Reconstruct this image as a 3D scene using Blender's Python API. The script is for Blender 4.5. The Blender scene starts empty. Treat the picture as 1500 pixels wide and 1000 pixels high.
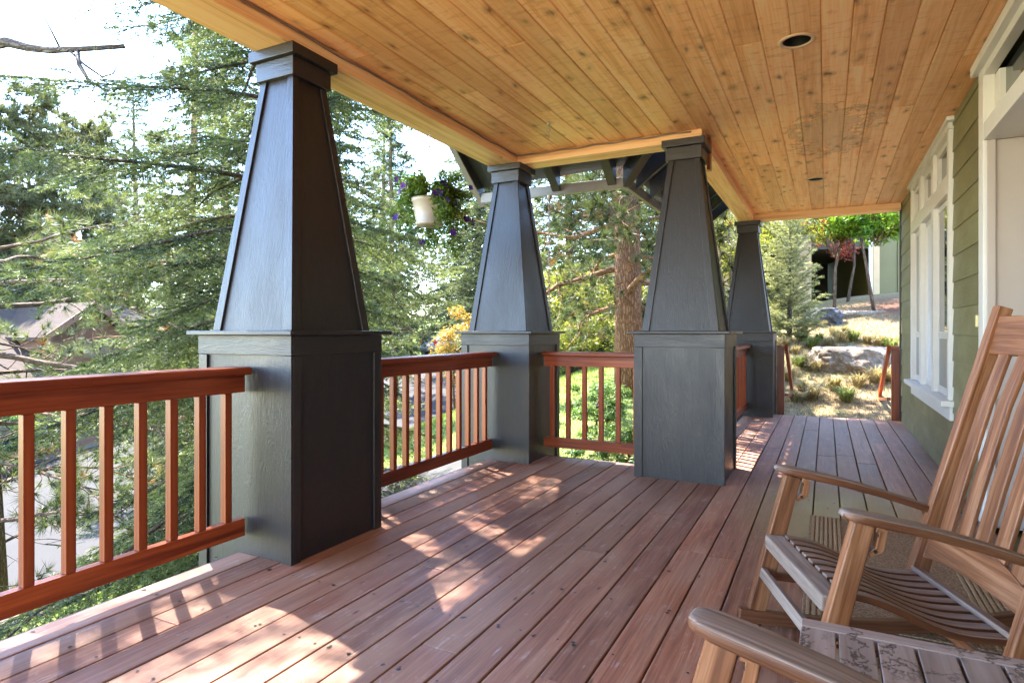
import bpy, bmesh, math, random
import numpy as np
from mathutils import Vector, Matrix, noise as mnoise

random.seed(7)
rng = np.random.default_rng(11)
SC = bpy.context.scene
COL = SC.collection
R = math.radians

# ------------------------------------------------------------------ helpers
def tag(o, label=None, cat=None, group=None, kind=None):
    if label: o['label'] = label
    if cat: o['category'] = cat
    if group: o['group'] = group
    if kind: o['kind'] = kind
    return o

def thing(name, label, cat, loc=(0, 0, 0), rz=0.0, group=None):
    o = bpy.data.objects.new(name, None)
    o.empty_display_size = 0.1
    COL.objects.link(o)
    o.location = loc
    o.rotation_euler = (0, 0, rz)
    return tag(o, label, cat, group)

def copy_tree(root, label=None, loc=None, rz=None, scale=None):
    r = root.copy(); COL.objects.link(r)
    if label: r['label'] = label
    if loc is not None: r.location = loc
    if rz is not None: r.rotation_euler = (0, 0, rz)
    if scale is not None: r.scale = (scale,) * 3 if not hasattr(scale, '__len__') else scale
    for ch in list(root.children):
        c = ch.copy(); COL.objects.link(c); c.parent = r
        for g in list(ch.children):
            d = g.copy(); COL.objects.link(d); d.parent = c
    return r

class MB:
    """collects verts, faces and a per-vertex grain coordinate for ONE mesh"""
    def __init__(s):
        s.v = []; s.f = []; s.g = []; s.m = []; s.t = []
    def add(s, vs, fs, gs=None, mi=0, tint=0.5):
        b = len(s.v)
        s.v += [tuple(p) for p in vs]
        s.g += [tuple(p) for p in (gs if gs is not None else vs)]
        s.t += [tint] * len(vs)
        for f in fs:
            s.f.append(tuple(b + i for i in f)); s.m.append(mi)
    def hexa(s, P, axis=0, mi=0, tint=None, off=None):
        """P: 8 corners, bottom four ccw then top four"""
        if tint is None: tint = random.random()
        if off is None: off = (random.uniform(0, 40), random.uniform(0, 40), random.uniform(0, 40))
        gs = []
        for p in P:
            q = [p[axis], p[(axis + 1) % 3], p[(axis + 2) % 3]]
            gs.append((q[0] + off[0], q[1] + off[1], q[2] + off[2]))
        s.add(P, [(0, 3, 2, 1), (4, 5, 6, 7), (0, 1, 5, 4), (1, 2, 6, 5), (2, 3, 7, 6), (3, 0, 4, 7)], gs, mi, tint)
    def box(s, x0, x1, y0, y1, z0, z1, axis=0, mi=0, tint=None):
        s.hexa([(x0, y0, z0), (x1, y0, z0), (x1, y1, z0), (x0, y1, z0),
                (x0, y0, z1), (x1, y0, z1), (x1, y1, z1), (x0, y1, z1)], axis, mi, tint)
    def frustum(s, cx, cy, z0, z1, a0, a1, axis=2, mi=0, tint=None):
        s.hexa([(cx - a0, cy - a0, z0), (cx + a0, cy - a0, z0), (cx + a0, cy + a0, z0), (cx - a0, cy + a0, z0),
                (cx - a1, cy - a1, z1), (cx + a1, cy - a1, z1), (cx + a1, cy + a1, z1), (cx - a1, cy + a1, z1)], axis, mi, tint)
    def bar(s, p0, p1, w, h, up=(0, 0, 1), mi=0, tint=None):
        """rectangular bar from p0 to p1; w across, h along up"""
        p0 = Vector(p0); p1 = Vector(p1)
        s.sweep([p0, p1], [w, w], [h, h], up, mi, tint)
    def sweep(s, path, ws, hs, up=(0, 0, 1), mi=0, tint=None, cap=True, side=None):
        if tint is None: tint = random.random()
        path = [Vector(p) for p in path]; up = Vector(up)
        o = [random.uniform(0, 40) for _ in range(3)]
        vs = []; gs = []; L = 0
        for i, p in enumerate(path):
            d = (path[min(i + 1, len(path) - 1)] - path[max(i - 1, 0)]).normalized()
            sd = d.cross(up)
            sd = sd.normalized() if sd.length > 1e-5 else Vector((1, 0, 0))
            u = sd.cross(d).normalized()
            if i: L += (p - path[i - 1]).length
            for a, b in ((-.5, -.5), (.5, -.5), (.5, .5), (-.5, .5)):
                vs.append(p + sd * a * ws[i] + u * b * hs[i])
                gs.append((L + o[0], a * ws[i] + o[1], b * hs[i] + o[2]))
        fs = []
        for i in range(len(path) - 1):
            for k in range(4):
                fs.append((i * 4 + k, i * 4 + (k + 1) % 4, i * 4 + 4 + (k + 1) % 4, i * 4 + 4 + k))
        n = len(path) * 4
        if cap: fs += [(3, 2, 1, 0), (n - 4, n - 3, n - 2, n - 1)]
        s.add(vs, fs, gs, mi, tint)
        if side is not None:
            b = len(s.m) - len(fs)
            for q in range((len(path) - 1) * 4):
                if q % 4 != 2: s.m[b + q] = side
    def tube(s, path, rad, n=8, mi=0, tint=None, cap=True):
        if tint is None: tint = random.random()
        path = [Vector(p) for p in path]
        o = [random.uniform(0, 40) for _ in range(3)]
        vs = []; gs = []; L = 0
        d0 = (path[1] - path[0]).normalized()
        ref = Vector((0, 0, 1)) if abs(d0.z) < .9 else Vector((1, 0, 0))
        for i, p in enumerate(path):
            d = (path[min(i + 1, len(path) - 1)] - path[max(i - 1, 0)])
            d = d.normalized() if d.length > 1e-7 else d0
            a = ref - d * ref.dot(d)
            if a.length < 1e-4: a = d.orthogonal()
            a.normalize(); b = d.cross(a); ref = a
            if i: L += (p - path[i - 1]).length
            for k in range(n):
                t = 2 * math.pi * k / n
                vs.append(p + (a * math.cos(t) + b * math.sin(t)) * rad[i])
                gs.append((L + o[0], math.cos(t) * rad[i] + o[1], math.sin(t) * rad[i] + o[2]))
        fs = [(i * n + k, i * n + (k + 1) % n, (i + 1) * n + (k + 1) % n, (i + 1) * n + k)
              for i in range(len(path) - 1) for k in range(n)]
        if cap:
            fs.append(tuple(range(n - 1, -1, -1)))
            m = (len(path) - 1) * n
            fs.append(tuple(range(m, m + n)))
        s.add(vs, fs, gs, mi, tint)
    def lathe(s, prof, c=(0, 0, 0), n=24, mi=0, tint=.5):
        vs = []; fs = []
        for r, z in prof:
            for k in range(n):
                t = 2 * math.pi * k / n
                vs.append((c[0] + r * math.cos(t), c[1] + r * math.sin(t), c[2] + z))
        for i in range(len(prof) - 1):
            for k in range(n):
                fs.append((i * n + k, i * n + (k + 1) % n, (i + 1) * n + (k + 1) % n, (i + 1) * n + k))
        s.add(vs, fs, None, mi, tint)
    def build(s, name, mats, parent=None, bevel=0, smooth=False, seg=2):
        me = bpy.data.meshes.new(name)
        me.from_pydata(s.v, [], s.f)
        if not isinstance(mats, (list, tuple)): mats = [mats]
        for m in mats: me.materials.append(m)
        me.polygons.foreach_set('material_index', s.m)
        a = me.attributes.new('gc', 'FLOAT_VECTOR', 'POINT')
        a.data.foreach_set('vector', np.array(s.g, dtype=np.float32).ravel())
        a = me.attributes.new('tint', 'FLOAT', 'POINT')
        a.data.foreach_set('value', np.array(s.t, dtype=np.float32))
        if smooth: me.polygons.foreach_set('use_smooth', [True] * len(s.f))
        me.update()
        o = bpy.data.objects.new(name, me); COL.objects.link(o)
        if parent: o.parent = parent
        if bevel:
            b = o.modifiers.new('edge', 'BEVEL'); b.width = bevel; b.segments = seg
            b.limit_method = 'ANGLE'; b.angle_limit = R(40)
        return o

def np_mesh(name, V, k, mat, parent=None, tint=None, normals_up=False):
    """V: (n*k,3) vertices of n separate k-gons"""
    V = np.ascontiguousarray(V, dtype=np.float32).reshape(-1, 3)
    n = len(V) // k
    me = bpy.data.meshes.new(name)
    me.vertices.add(n * k); me.vertices.foreach_set('co', V.ravel())
    me.loops.add(n * k); me.loops.foreach_set('vertex_index', np.arange(n * k, dtype=np.int32))
    me.polygons.add(n)
    me.polygons.foreach_set('loop_start', np.arange(0, n * k, k, dtype=np.int32))
    try: me.polygons.foreach_set('loop_total', np.full(n, k, dtype=np.int32))
    except Exception: pass
    a = me.attributes.new('tint', 'FLOAT', 'POINT')
    a.data.foreach_set('value', np.ascontiguousarray(tint, dtype=np.float32).ravel())
    me.materials.append(mat)
    me.update(calc_edges=True)
    o = bpy.data.objects.new(name, me); COL.objects.link(o)
    if parent: o.parent = parent
    return o

# ------------------------------------------------------------------ materials
class NT:
    def __init__(s, name):
        s.mat = bpy.data.materials.new(name); s.mat.use_nodes = True
        s.nt = s.mat.node_tree; s.nt.nodes.clear()
        s.out = s.nt.nodes.new('ShaderNodeOutputMaterial')
    def n(s, t, **kw):
        nd = s.nt.nodes.new(t)
        for k, v in kw.items():
            if k.startswith('i_'):
                key = k[2:]
                key = int(key) if key.isdigit() else key.replace('_', ' ')
                s.set(nd.inputs[key], v)
            else: setattr(nd, k, v)
        return nd
    def set(s, sock, v):
        if hasattr(v, 'is_output') or isinstance(v, bpy.types.NodeSocket): s.nt.links.new(v, sock)
        else:
            if isinstance(v, tuple) and len(v) == 3 and sock.type == 'RGBA': v = (*v, 1)
            sock.default_value = v
    def attr(s, name):
        return s.n('ShaderNodeAttribute', attribute_name=name)
    def mapping(s, vec, scale=(1, 1, 1), loc=(0, 0, 0)):
        m = s.n('ShaderNodeMapping'); s.set(m.inputs['Vector'], vec)
        m.inputs['Scale'].default_value = scale; m.inputs['Location'].default_value = loc
        return m.outputs[0]
    def flat(s, gc, a, b, wob=None, amt=0):
        sp = s.n('ShaderNodeSeparateXYZ'); s.set(sp.inputs[0], gc)
        x = s.math('MULTIPLY', sp.outputs[0], a); y = s.math('MULTIPLY', s.math('ADD', sp.outputs[1], sp.outputs[2]), b)
        if wob is not None: y = s.math('ADD', y, s.math('MULTIPLY', wob, amt * 4))
        c = s.n('ShaderNodeCombineXYZ'); s.set(c.inputs[0], x); s.set(c.inputs[1], y)
        return c.outputs[0]
    def noise(s, vec, scale=5, detail=4, rough=.55, dist=0):
        nd = s.n('ShaderNodeTexNoise'); s.set(nd.inputs['Vector'], vec)
        nd.inputs['Scale'].default_value = scale; nd.inputs['Detail'].default_value = detail
        nd.inputs['Roughness'].default_value = rough; nd.inputs['Distortion'].default_value = dist
        return nd.outputs['Fac']
    def ramp(s, fac, stops):
        r = s.n('ShaderNodeValToRGB'); s.set(r.inputs[0], fac)
        e = r.color_ramp.elements
        while len(e) < len(stops): e.new(.5)
        for el, (p, c) in zip(e, stops):
            el.position = p
            el.color = (c, c, c, 1) if not hasattr(c, '__len__') else (*c, 1)
        return r.outputs[0]
    def mix(s, fac, a, b, mode='MIX'):
        m = s.n('ShaderNodeMix', data_type='RGBA', blend_type=mode)
        s.set(m.inputs[0], fac); s.set(m.inputs[6], a); s.set(m.inputs[7], b)
        return m.outputs[2]
    def math(s, op, a, b=0.0, clamp=False):
        m = s.n('ShaderNodeMath', operation=op, use_clamp=clamp)
        s.set(m.inputs[0], a); s.set(m.inputs[1], b)
        return m.outputs[0]
    def bump(s, h, strength=.3, dist=.01):
        b = s.n('ShaderNodeBump'); s.set(b.inputs['Height'], h)
        b.inputs['Strength'].default_value = strength; b.inputs['Distance'].default_value = dist
        return b.outputs[0]
    def pbr(s, color, rough=.5, normal=None, spec=.5, metal=0, coat=0):
        p = s.n('ShaderNodeBsdfPrincipled')
        s.set(p.inputs['Base Color'], color); s.set(p.inputs['Roughness'], rough)
        p.inputs['Metallic'].default_value = metal
        p.inputs['Specular IOR Level'].default_value = spec
        if coat: p.inputs['Coat Weight'].default_value = coat; p.inputs['Coat Roughness'].default_value = .12
        if normal is not None: s.set(p.inputs['Normal'], normal)
        s.nt.links.new(p.outputs[0], s.out.inputs[0])
        return s.mat

def wood(name, dark, mid, light, rough=.5, along=1.3, across=26, tint_amt=.35, bump=.25, knots=False, grey=None, spec=.4):
    t = NT(name); gc = t.attr('gc').outputs['Vector']; tn = t.attr('tint').outputs['Fac']
    n1 = t.noise(t.mapping(gc, (along, across, across)), 1.0, 5, .6, .6)
    n2 = t.noise(t.mapping(gc, (along * 3, across * 5, across * 5)), 1.0, 3, .7)
    n3 = t.noise(t.mapping(gc, (1.2, 4, 4)), 1.0, 3, .5)
    f = t.math('ADD', t.math('MULTIPLY', n1, .7), t.math('MULTIPLY', n2, .3))
    c = t.ramp(f, [(.38, dark), (.5, mid), (.62, light)])
    c = t.mix(1.0, c, t.ramp(tn, [(0, 1 - tint_amt), (1, 1 + tint_amt * .6)]), 'MULTIPLY')
    if grey is not None:
        c = t.mix(t.ramp(n3, [(.3, .45), (.6, .95)]), c, t.mix(1.0, grey, t.ramp(f, [(.38, .62), (.62, 1.25)]), 'MULTIPLY'))
    h = f
    if knots:
        vo = t.n('ShaderNodeTexVoronoi', feature='F1', voronoi_dimensions='2D'); t.set(vo.inputs['Vector'], t.flat(gc, 3.0, 11))
        vo.inputs['Scale'].default_value = 1.0
        sc_ = t.n('ShaderNodeSeparateColor'); t.set(sc_.inputs[0], vo.outputs['Color']); us = t.ramp(sc_.outputs[0], [(.7, 0), (.9, .8)])
        k = t.math('MULTIPLY', t.ramp(vo.outputs['Distance'], [(.04, 1), (.13, 0)]), us)
        ring = t.math('MULTIPLY', t.ramp(vo.outputs['Distance'], [(.1, .55), (.38, 0)]), us)
        c = t.mix(t.math('MULTIPLY', ring, .6), c, tuple(x * .72 for x in dark))
        c = t.mix(t.math('MULTIPLY', k, .85), c, (dark[0] * .22, dark[1] * .17, dark[2] * .14))
    return t.pbr(c, t.ramp(n1, [(0, rough + .1), (1, rough - .08)]), t.bump(h, bump, .004), spec)

def simple(name, col, rough=.5, var=.15, scale=8, metal=0, spec=.5, bump=0, coat=0):
    t = NT(name); tc = t.n('ShaderNodeTexCoord').outputs['Object']
    n = t.noise(tc, scale, 4, .6)
    c = t.mix(1.0, col, t.ramp(n, [(.25, 1 - var), (.75, 1 + var)]), 'MULTIPLY')
    return t.pbr(c, rough, t.bump(n, bump, .01) if bump else None, spec, metal, coat)

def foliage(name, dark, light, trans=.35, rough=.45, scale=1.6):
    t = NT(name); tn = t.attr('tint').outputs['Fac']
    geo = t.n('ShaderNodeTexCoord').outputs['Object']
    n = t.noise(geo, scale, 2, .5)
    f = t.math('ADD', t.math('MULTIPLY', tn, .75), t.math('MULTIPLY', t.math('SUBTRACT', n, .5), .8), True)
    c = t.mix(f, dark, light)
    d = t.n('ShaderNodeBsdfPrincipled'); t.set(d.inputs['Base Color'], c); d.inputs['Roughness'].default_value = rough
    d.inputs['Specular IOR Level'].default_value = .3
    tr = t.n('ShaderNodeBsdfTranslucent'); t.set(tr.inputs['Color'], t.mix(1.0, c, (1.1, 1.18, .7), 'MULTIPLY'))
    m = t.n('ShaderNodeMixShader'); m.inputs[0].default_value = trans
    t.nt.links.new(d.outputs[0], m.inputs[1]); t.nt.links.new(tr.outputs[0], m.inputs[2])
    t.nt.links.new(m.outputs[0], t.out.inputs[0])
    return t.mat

def make_deck_mat():
    t = NT('deck stain'); gc = t.attr('gc').outputs['Vector']; tn = t.attr('tint').outputs['Fac']
    n1 = t.noise(t.mapping(gc, (1.0, 22, 22)), 1.0, 6, .65, .8)
    n2 = t.noise(t.mapping(gc, (4, 120, 120)), 1.0, 3, .7)
    n3 = t.noise(t.mapping(gc, (1.6, 5, 5)), 1.0, 4, .6)
    n4 = t.noise(t.mapping(gc, (9, 14, 14)), 1.0, 5, .7, .5)
    f = t.math('ADD', t.math('MULTIPLY', n1, .6), t.math('MULTIPLY', n2, .4))
    c = t.ramp(f, [(.36, (.135, .047, .027)), (.5, (.250, .100, .058)), (.64, (.37, .188, .118))])
    c = t.mix(1.0, c, t.ramp(tn, [(0, (.66, .66, .66)), (.5, (1, .95, .92)), (1, (1.25, 1.14, 1.0))]), 'MULTIPLY')
    hue = t.math('FRACT', t.math('MULTIPLY', tn, 7.3))
    c = t.mix(t.ramp(hue, [(.35, 0), (1, .55)]), c, t.mix(f, (.135, .075, .048), (.31, .19, .122)))
    # worn pale traffic and scratches
    w = t.ramp(n3, [(.46, 0), (.66, .7)])
    c = t.mix(w, c, (.33, .19, .122))
    s = t.math('MULTIPLY', t.ramp(n4, [(.56, 0), (.66, .7)]), t.ramp(n2, [(.45, 0), (.6, 1)]))
    c = t.mix(s, c, (.42, .30, .25))
    # yellow-green reflected light, painted into the colour of the boards by the door
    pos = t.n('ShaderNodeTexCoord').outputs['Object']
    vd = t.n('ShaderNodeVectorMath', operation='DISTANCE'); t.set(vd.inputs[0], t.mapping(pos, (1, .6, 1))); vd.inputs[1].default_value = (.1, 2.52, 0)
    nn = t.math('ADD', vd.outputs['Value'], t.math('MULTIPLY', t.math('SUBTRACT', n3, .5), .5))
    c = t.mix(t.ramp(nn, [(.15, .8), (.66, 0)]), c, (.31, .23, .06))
    # small dark knots
    vo = t.n('ShaderNodeTexVoronoi', feature='F1', voronoi_dimensions='2D'); t.set(vo.inputs['Vector'], t.flat(gc, 2.2, 7))
    vo.inputs['Scale'].default_value = 1.0
    sc_ = t.n('ShaderNodeSeparateColor'); t.set(sc_.inputs[0], vo.outputs['Color'])
    k = t.math('MULTIPLY', t.ramp(vo.outputs['Distance'], [(.02, .85), (.055, 0)]), t.ramp(sc_.outputs[0], [(.62, 0), (.8, 1)]))
    c = t.mix(k, c, (.03, .013, .009))
    return t.pbr(c, t.ramp(n3, [(.3, .42), (.7, .62)]), t.bump(f, .35, .003), .45)

def make_ceiling_mat():
    t = NT('knotty cedar ceiling'); gc = t.attr('gc').outputs['Vector']; tn = t.attr('tint').outputs['Fac']
    n1 = t.noise(t.mapping(gc, (.8, 20, 20)), 1.0, 5, .6, 1.0)
    n2 = t.noise(t.mapping(gc, (3, 110, 110)), 1.0, 2, .6)
    nb = t.noise(t.mapping(gc, (22, 7, 7)), 1.0, 3, .6, 1.0)      # cross ripples of figured grain
    f = t.math('ADD', t.math('MULTIPLY', n1, .65), t.math('MULTIPLY', n2, .35))
    c = t.ramp(f, [(.36, (.78, .355, .135)), (.5, (.94, .495, .225)), (.64, (.97, .61, .33))])
    c = t.mix(1.0, c, t.ramp(tn, [(0, (.83, .77, .69)), (.5, (1, .97, .93)), (1, (1.12, 1.13, 1.13))]), 'MULTIPLY')
    c = t.mix(t.ramp(nb, [(.53, 0), (.68, .36)]), c, (.48, .20, .065))
    wob = t.noise(t.mapping(gc, (5, 12, 12)), 1.0, 2, .5)
    vo = t.n('ShaderNodeTexVoronoi', feature='F1', voronoi_dimensions='2D'); t.set(vo.inputs['Vector'], t.flat(gc, 4.2, 9, wob, .25))
    vo.inputs['Scale'].default_value = 1.0
    rnd = t.n('ShaderNodeSeparateColor'); t.set(rnd.inputs[0], vo.outputs['Color'])
    use = t.ramp(rnd.outputs[0], [(.5, 0), (.85, 1)])
    ring = t.math('MULTIPLY', t.ramp(vo.outputs['Distance'], [(.04, .9), (.33, 0)]), use)
    k = t.math('MULTIPLY', t.ramp(t.math('DIVIDE', vo.outputs['Distance'], t.math('ADD', rnd.outputs[1], .25)), [(.04, .75), (.13, 0)]), use)
    c = t.mix(t.math('MULTIPLY', ring, .75), c, (.34, .13, .038))
    c = t.mix(k, c, (.13, .042, .013))
    # old grey water stain with a dark tide line
    pos = t.n('ShaderNodeTexCoord').outputs['Object']
    vd = t.n('ShaderNodeVectorMath', operation='DISTANCE'); t.set(vd.inputs[0], t.mapping(pos, (1, .42, 1))); vd.inputs[1].default_value = (.02, 2.28, 2.66)
    nz = t.noise(pos, 7, 4, .6)
    d = t.math('ADD', vd.outputs['Value'], t.math('MULTIPLY', t.math('SUBTRACT', nz, .5), .75))
    c = t.mix(t.ramp(d, [(.16, .38), (.25, .0)]), c, (.40, .27, .20))
    c = t.mix(t.ramp(d, [(.2, 0), (.235, .55), (.26, 0)]), c, (.21, .085, .04))
    return t.pbr(c, t.ramp(n1, [(0, .55), (1, .42)]), t.bump(f, .2, .003), .4)

def make_paint(name, col, emboss=.5, rough=.42, scale=1.0):
    """painted wood-grain embossed board"""
    t = NT(name); gc = t.attr('gc').outputs['Vector']; tn = t.attr('tint').outputs['Fac']
    n0 = t.noise(t.mapping(gc, (2.5 * scale, 9 * scale, 9 * scale)), 1.0, 2, .5)
    vv = t.n('ShaderNodeVectorMath', operation='MULTIPLY_ADD'); cx = t.n('ShaderNodeCombineXYZ'); t.set(cx.inputs[1], n0); t.set(cx.inputs[2], n0)
    t.set(vv.inputs[0], cx.outputs[0]); vv.inputs[1].default_value = (0, .22, .22); t.set(vv.inputs[2], gc)
    n1 = t.noise(t.mapping(vv.outputs[0], (3.2 * scale, 75 * scale, 75 * scale)), 1.0, 4, .65)
    n2 = t.noise(t.mapping(gc, (150, 14, 14)), 1.0, 3, .6)
    h = t.math('ADD', t.math('MULTIPLY', t.ramp(n1, [(.38, 0), (.62, 1)]), .7), t.math('MULTIPLY', n2, .35))
    n3 = t.noise(t.mapping(gc, (1.5, 3, 3)), 1.0, 4, .6)
    c = t.mix(1.0, col, t.ramp(n3, [(.3, .9), (.7, 1.1)]), 'MULTIPLY')
    c = t.mix(t.ramp(h, [(.25, .3), (.6, 0)]), c, tuple(x * .7 for x in col))
    c = t.mix(1.0, c, t.ramp(tn, [(0, .9), (1, 1.1)]), 'MULTIPLY')
    return t.pbr(c, t.ramp(n3, [(.3, rough + .1), (.7, rough - .05)]), t.bump(h, emboss, .0035), .5)

M = {}
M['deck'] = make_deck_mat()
M['ceiling'] = make_ceiling_mat()
M['beam'] = wood('fir beam', (.64, .32, .13), (.86, .49, .235), (.90, .58, .32), .5, .8, 22, .12, .2, True)
M['rail'] = wood('red rail stain', (.115, .016, .0045), (.22, .038, .009), (.31, .066, .017), .32, 1.0, 22, .25, .15)
M['paint'] = make_paint('charcoal paint', (.0180, .0140, .0162), .27, .40)
M['eave'] = make_paint('eave paint', (.028, .028, .029), .25)
M['fascia'] = make_paint('grey fascia paint', (.20, .18, .165), .15)
M['siding'] = make_paint('olive siding paint', (.165, .148, .070), .35, .45, .9)
M['white'] = simple('white trim paint', (.64, .61, .575), .38, .05, 5)
M['jamb'] = simple('jamb paint', (.40, .335, .295), .4, .05, 3)
M['curtain'] = simple('white curtain', (.70, .70, .72), .8, .08, 14)
M['teak'] = wood('oiled teak', (.10, .034, .013), (.20, .078, .032), (.30, .145, .075), .40, 1.6, 34, .2, .2, False, None)
M['teak_dark'] = wood('unfaded teak', (.055, .018, .008), (.105, .036, .015), (.16, .064, .03), .42, 1.6, 34, .2, .2)
M['teak_grey'] = wood('weathered teak', (.10, .052, .034), (.24, .138, .093), (.37, .24, .175), .62, 2.2, 48, .2, .6, False, (.225, .178, .148), .22)
def make_table():
    t = NT('weathered table boards'); gc = t.attr('gc').outputs['Vector']; tn = t.attr('tint').outputs['Fac']
    n1 = t.noise(t.mapping(gc, (2, 40, 40)), 1.0, 4, .6, .5)
    c = t.ramp(n1, [(.3, (.19, .138, .115)), (.7, (.32, .25, .215))])
    c = t.mix(1.0, c, t.ramp(tn, [(0, .88), (1, 1.1)]), 'MULTIPLY')
    nz = t.noise(t.mapping(gc, (7, 9, 9)), 1.0, 5, .65)
    edge = t.ramp(nz, [(.475, 0), (.5, 1), (.525, 0)])
    edge = t.math('MULTIPLY', edge, t.ramp(t.noise(t.mapping(gc, (5, 5, 5)), 1.0, 2), [(.40, 0), (.55, 1)]))
    c = t.mix(edge, c, (.035, .024, .02))
    return t.pbr(c, .6, t.bump(n1, .25, .003), .35)
M['table'] = make_table()
M['black'] = simple('black metal', (.012, .012, .013), .4, .1)
M['steel'] = simple('dull steel', (.35, .34, .33), .4, .1, 20, 1.0)
M['cable'] = simple('old grey cable', (.23, .16, .12), .6, .2, 10)
M['can'] = simple('black lamp baffle', (.010, .009, .009), .5, .1)
M['ring'] = simple('lamp trim ring', (.62, .40, .25), .45, .05)
M['pot'] = simple('plastic pot', (.36, .285, .215), .45, .08, 6)
M['brass'] = simple('door bell', (.75, .62, .30), .35, .05)
def make_glass():
    t = NT('window glass')
    return t.pbr((.035, .04, .04), .02, None, .9)
M['glass'] = make_glass()
M['screen'] = simple('insect screen', (.21, .215, .215), .35, .05, 200, 0, .6)
def make_rug():
    t = NT('woven rug'); gc = t.attr('gc').outputs['Vector']
    n = t.noise(gc, 160, 2, .6); n2 = t.noise(t.mapping(gc, (90, 260, 90)), 1, 2, .6)
    f = t.math('ADD', t.math('MULTIPLY', n, .5), t.math('MULTIPLY', n2, .5))
    tn = t.attr('tint').outputs['Fac']
    c = t.mix(t.ramp(f, [(.42, 0), (.58, 1)]), (.15, .092, .052), (.31, .205, .125))
    c = t.mix(tn, c, (.36, .26, .15))
    return t.pbr(c, .9, t.bump(f, .8, .006), .1)
M['rug'] = make_rug()
def make_bark(name, a, b, sc=1.0):
    t = NT(name); gc = t.attr('gc').outputs['Vector']
    vo = t.n('ShaderNodeTexVoronoi', feature='DISTANCE_TO_EDGE'); 
    nw = t.n('ShaderNodeTexNoise'); t.set(nw.inputs['Vector'], gc); nw.inputs['Scale'].default_value = 14; nw.inputs['Detail'].default_value = 4
    va = t.n('ShaderNodeVectorMath', operation='MULTIPLY_ADD'); t.set(va.inputs[0], nw.outputs['Color']); va.inputs[1].default_value = (.16, .05, .05); t.set(va.inputs[2], gc)
    t.set(vo.inputs['Vector'], t.mapping(va.outputs[0], (6 * sc, 30 * sc, 30 * sc)))
    vo.inputs['Scale'].default_value = 1
    n = t.noise(t.mapping(gc, (6, 30, 30)), 1, 5, .7)
    f = t.math('MULTIPLY', t.ramp(vo.outputs['Distance'], [(0, .25), (.35, 1)]), t.math('ADD', n, .3))
    c = t.ramp(f, [(.08, tuple(x * .3 for x in a)), (.4, a), (.85, b)])
    return t.pbr(c, .85, t.bump(f, 1.0, .03), .2)
M['bark_pine'] = make_bark('ponderosa bark', (.20, .095, .048), (.36, .20, .11))
M['bark_dark'] = make_bark('dark bark', (.10, .062, .042), (.20, .135, .095))
M['bark_grey'] = make_bark('grey dead bark', (.085, .062, .05), (.17, .135, .11))
M['fir'] = foliage('fir needles', (.018, .028, .012), (.215, .24, .085), .42)
M['pine'] = foliage('long pine needles', (.024, .036, .014), (.19, .205, .070), .38)
M['pine_far'] = foliage('distant needles', (.019, .027, .015), (.175, .19, .082), .42, .7, .6)
M['pine_hazy'] = foliage('hazy needles', (.038, .043, .024), (.22, .215, .095), .45, .6, .5)
M['dead_needles'] = foliage('dry brown needles', (.20, .075, .025), (.36, .17, .06), .3)
M['lime'] = foliage('lime leaves', (.10, .115, .018), (.40, .35, .05), .5)
M['green_leaf'] = foliage('green maple leaves', (.07, .15, .015), (.27, .38, .04), .5)
M['red_leaf'] = foliage('red maple leaves', (.20, .04, .035), (.52, .16, .11), .5)
M['orange_leaf'] = foliage('orange leaves', (.20, .11, .018), (.42, .25, .045), .45)
M['juniper'] = foliage('silver juniper', (.11, .115, .05), (.38, .36, .185), .42)
M['bush'] = foliage('garden shrub leaves', (.04, .085, .022), (.16, .24, .06), .4)
M['petunia'] = foliage('basket leaves', (.045, .085, .015), (.22, .30, .03), .45)
M['violet'] = foliage('violet petals', (.045, .012, .14), (.10, .03, .27), .3)
M['darkred'] = foliage('dark red petals', (.12, .008, .012), (.25, .02, .03), .35)
M['lawn'] = foliage('lawn blades', (.10, .145, .028), (.22, .25, .07), .45)
M['straw'] = foliage('dry grass', (.19, .135, .065), (.36, .285, .165), .35)
M['tuft'] = foliage('tuft blades', (.06, .10, .018), (.30, .28, .11), .4)
def make_ground():
    t = NT('ground'); pos = t.n('ShaderNodeTexCoord').outputs['Object']
    la = t.attr('lawn').outputs['Fac']; mu = t.attr('mulch').outputs['Fac']
    n1 = t.noise(pos, 1.1, 5, .6); n2 = t.noise(pos, 14, 5, .7); n3 = t.noise(pos, 60, 3, .7)
    grass = t.mix(n2, (.10, .15, .03), (.27, .32, .09))
    straw = t.mix(t.ramp(n2, [(.35, 0), (.65, 1)]), (.19, .125, .068), (.36, .27, .17))
    straw = t.mix(t.ramp(n3, [(.5, 0), (.7, .6)]), straw, (.17, .10, .055))
    straw = t.mix(t.ramp(n1, [(.52, 0), (.7, .55)]), straw, (.20, .22, .06))
    c = t.mix(t.math('ADD', la, t.math('MULTIPLY', t.math('SUBTRACT', n1, .5), .5), True), straw, grass)
    mul = t.mix(n3, (.07, .032, .02), (.22, .11, .07))
    c = t.mix(mu, c, mul)
    return t.pbr(c, .9, t.bump(t.math('ADD', n2, n3), .8, .05), .1)
M['ground'] = make_ground()
def make_asphalt():
    t = NT('asphalt'); pos = t.n('ShaderNodeTexCoord').outputs['Object']
    n1 = t.noise(pos, .7, 4, .6); n2 = t.noise(pos, 60, 3, .7)
    c = t.mix(n1, (.021, .0195, .0195), (.033, .030, .030))
    c = t.mix(t.ramp(n2, [(.4, 0), (.7, .5)]), c, (.014, .0135, .0135))
    return t.pbr(c, .85, t.bump(n2, .3, .01), .2)
M['asphalt'] = make_asphalt()
M['concrete'] = simple('concrete', (.055, .052, .05), .85, .18, 3, 0, .2, .2)
M['paver'] = simple('grey pavers', (.035, .034, .033), .85, .3, 3, 0, .2, .2)
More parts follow.
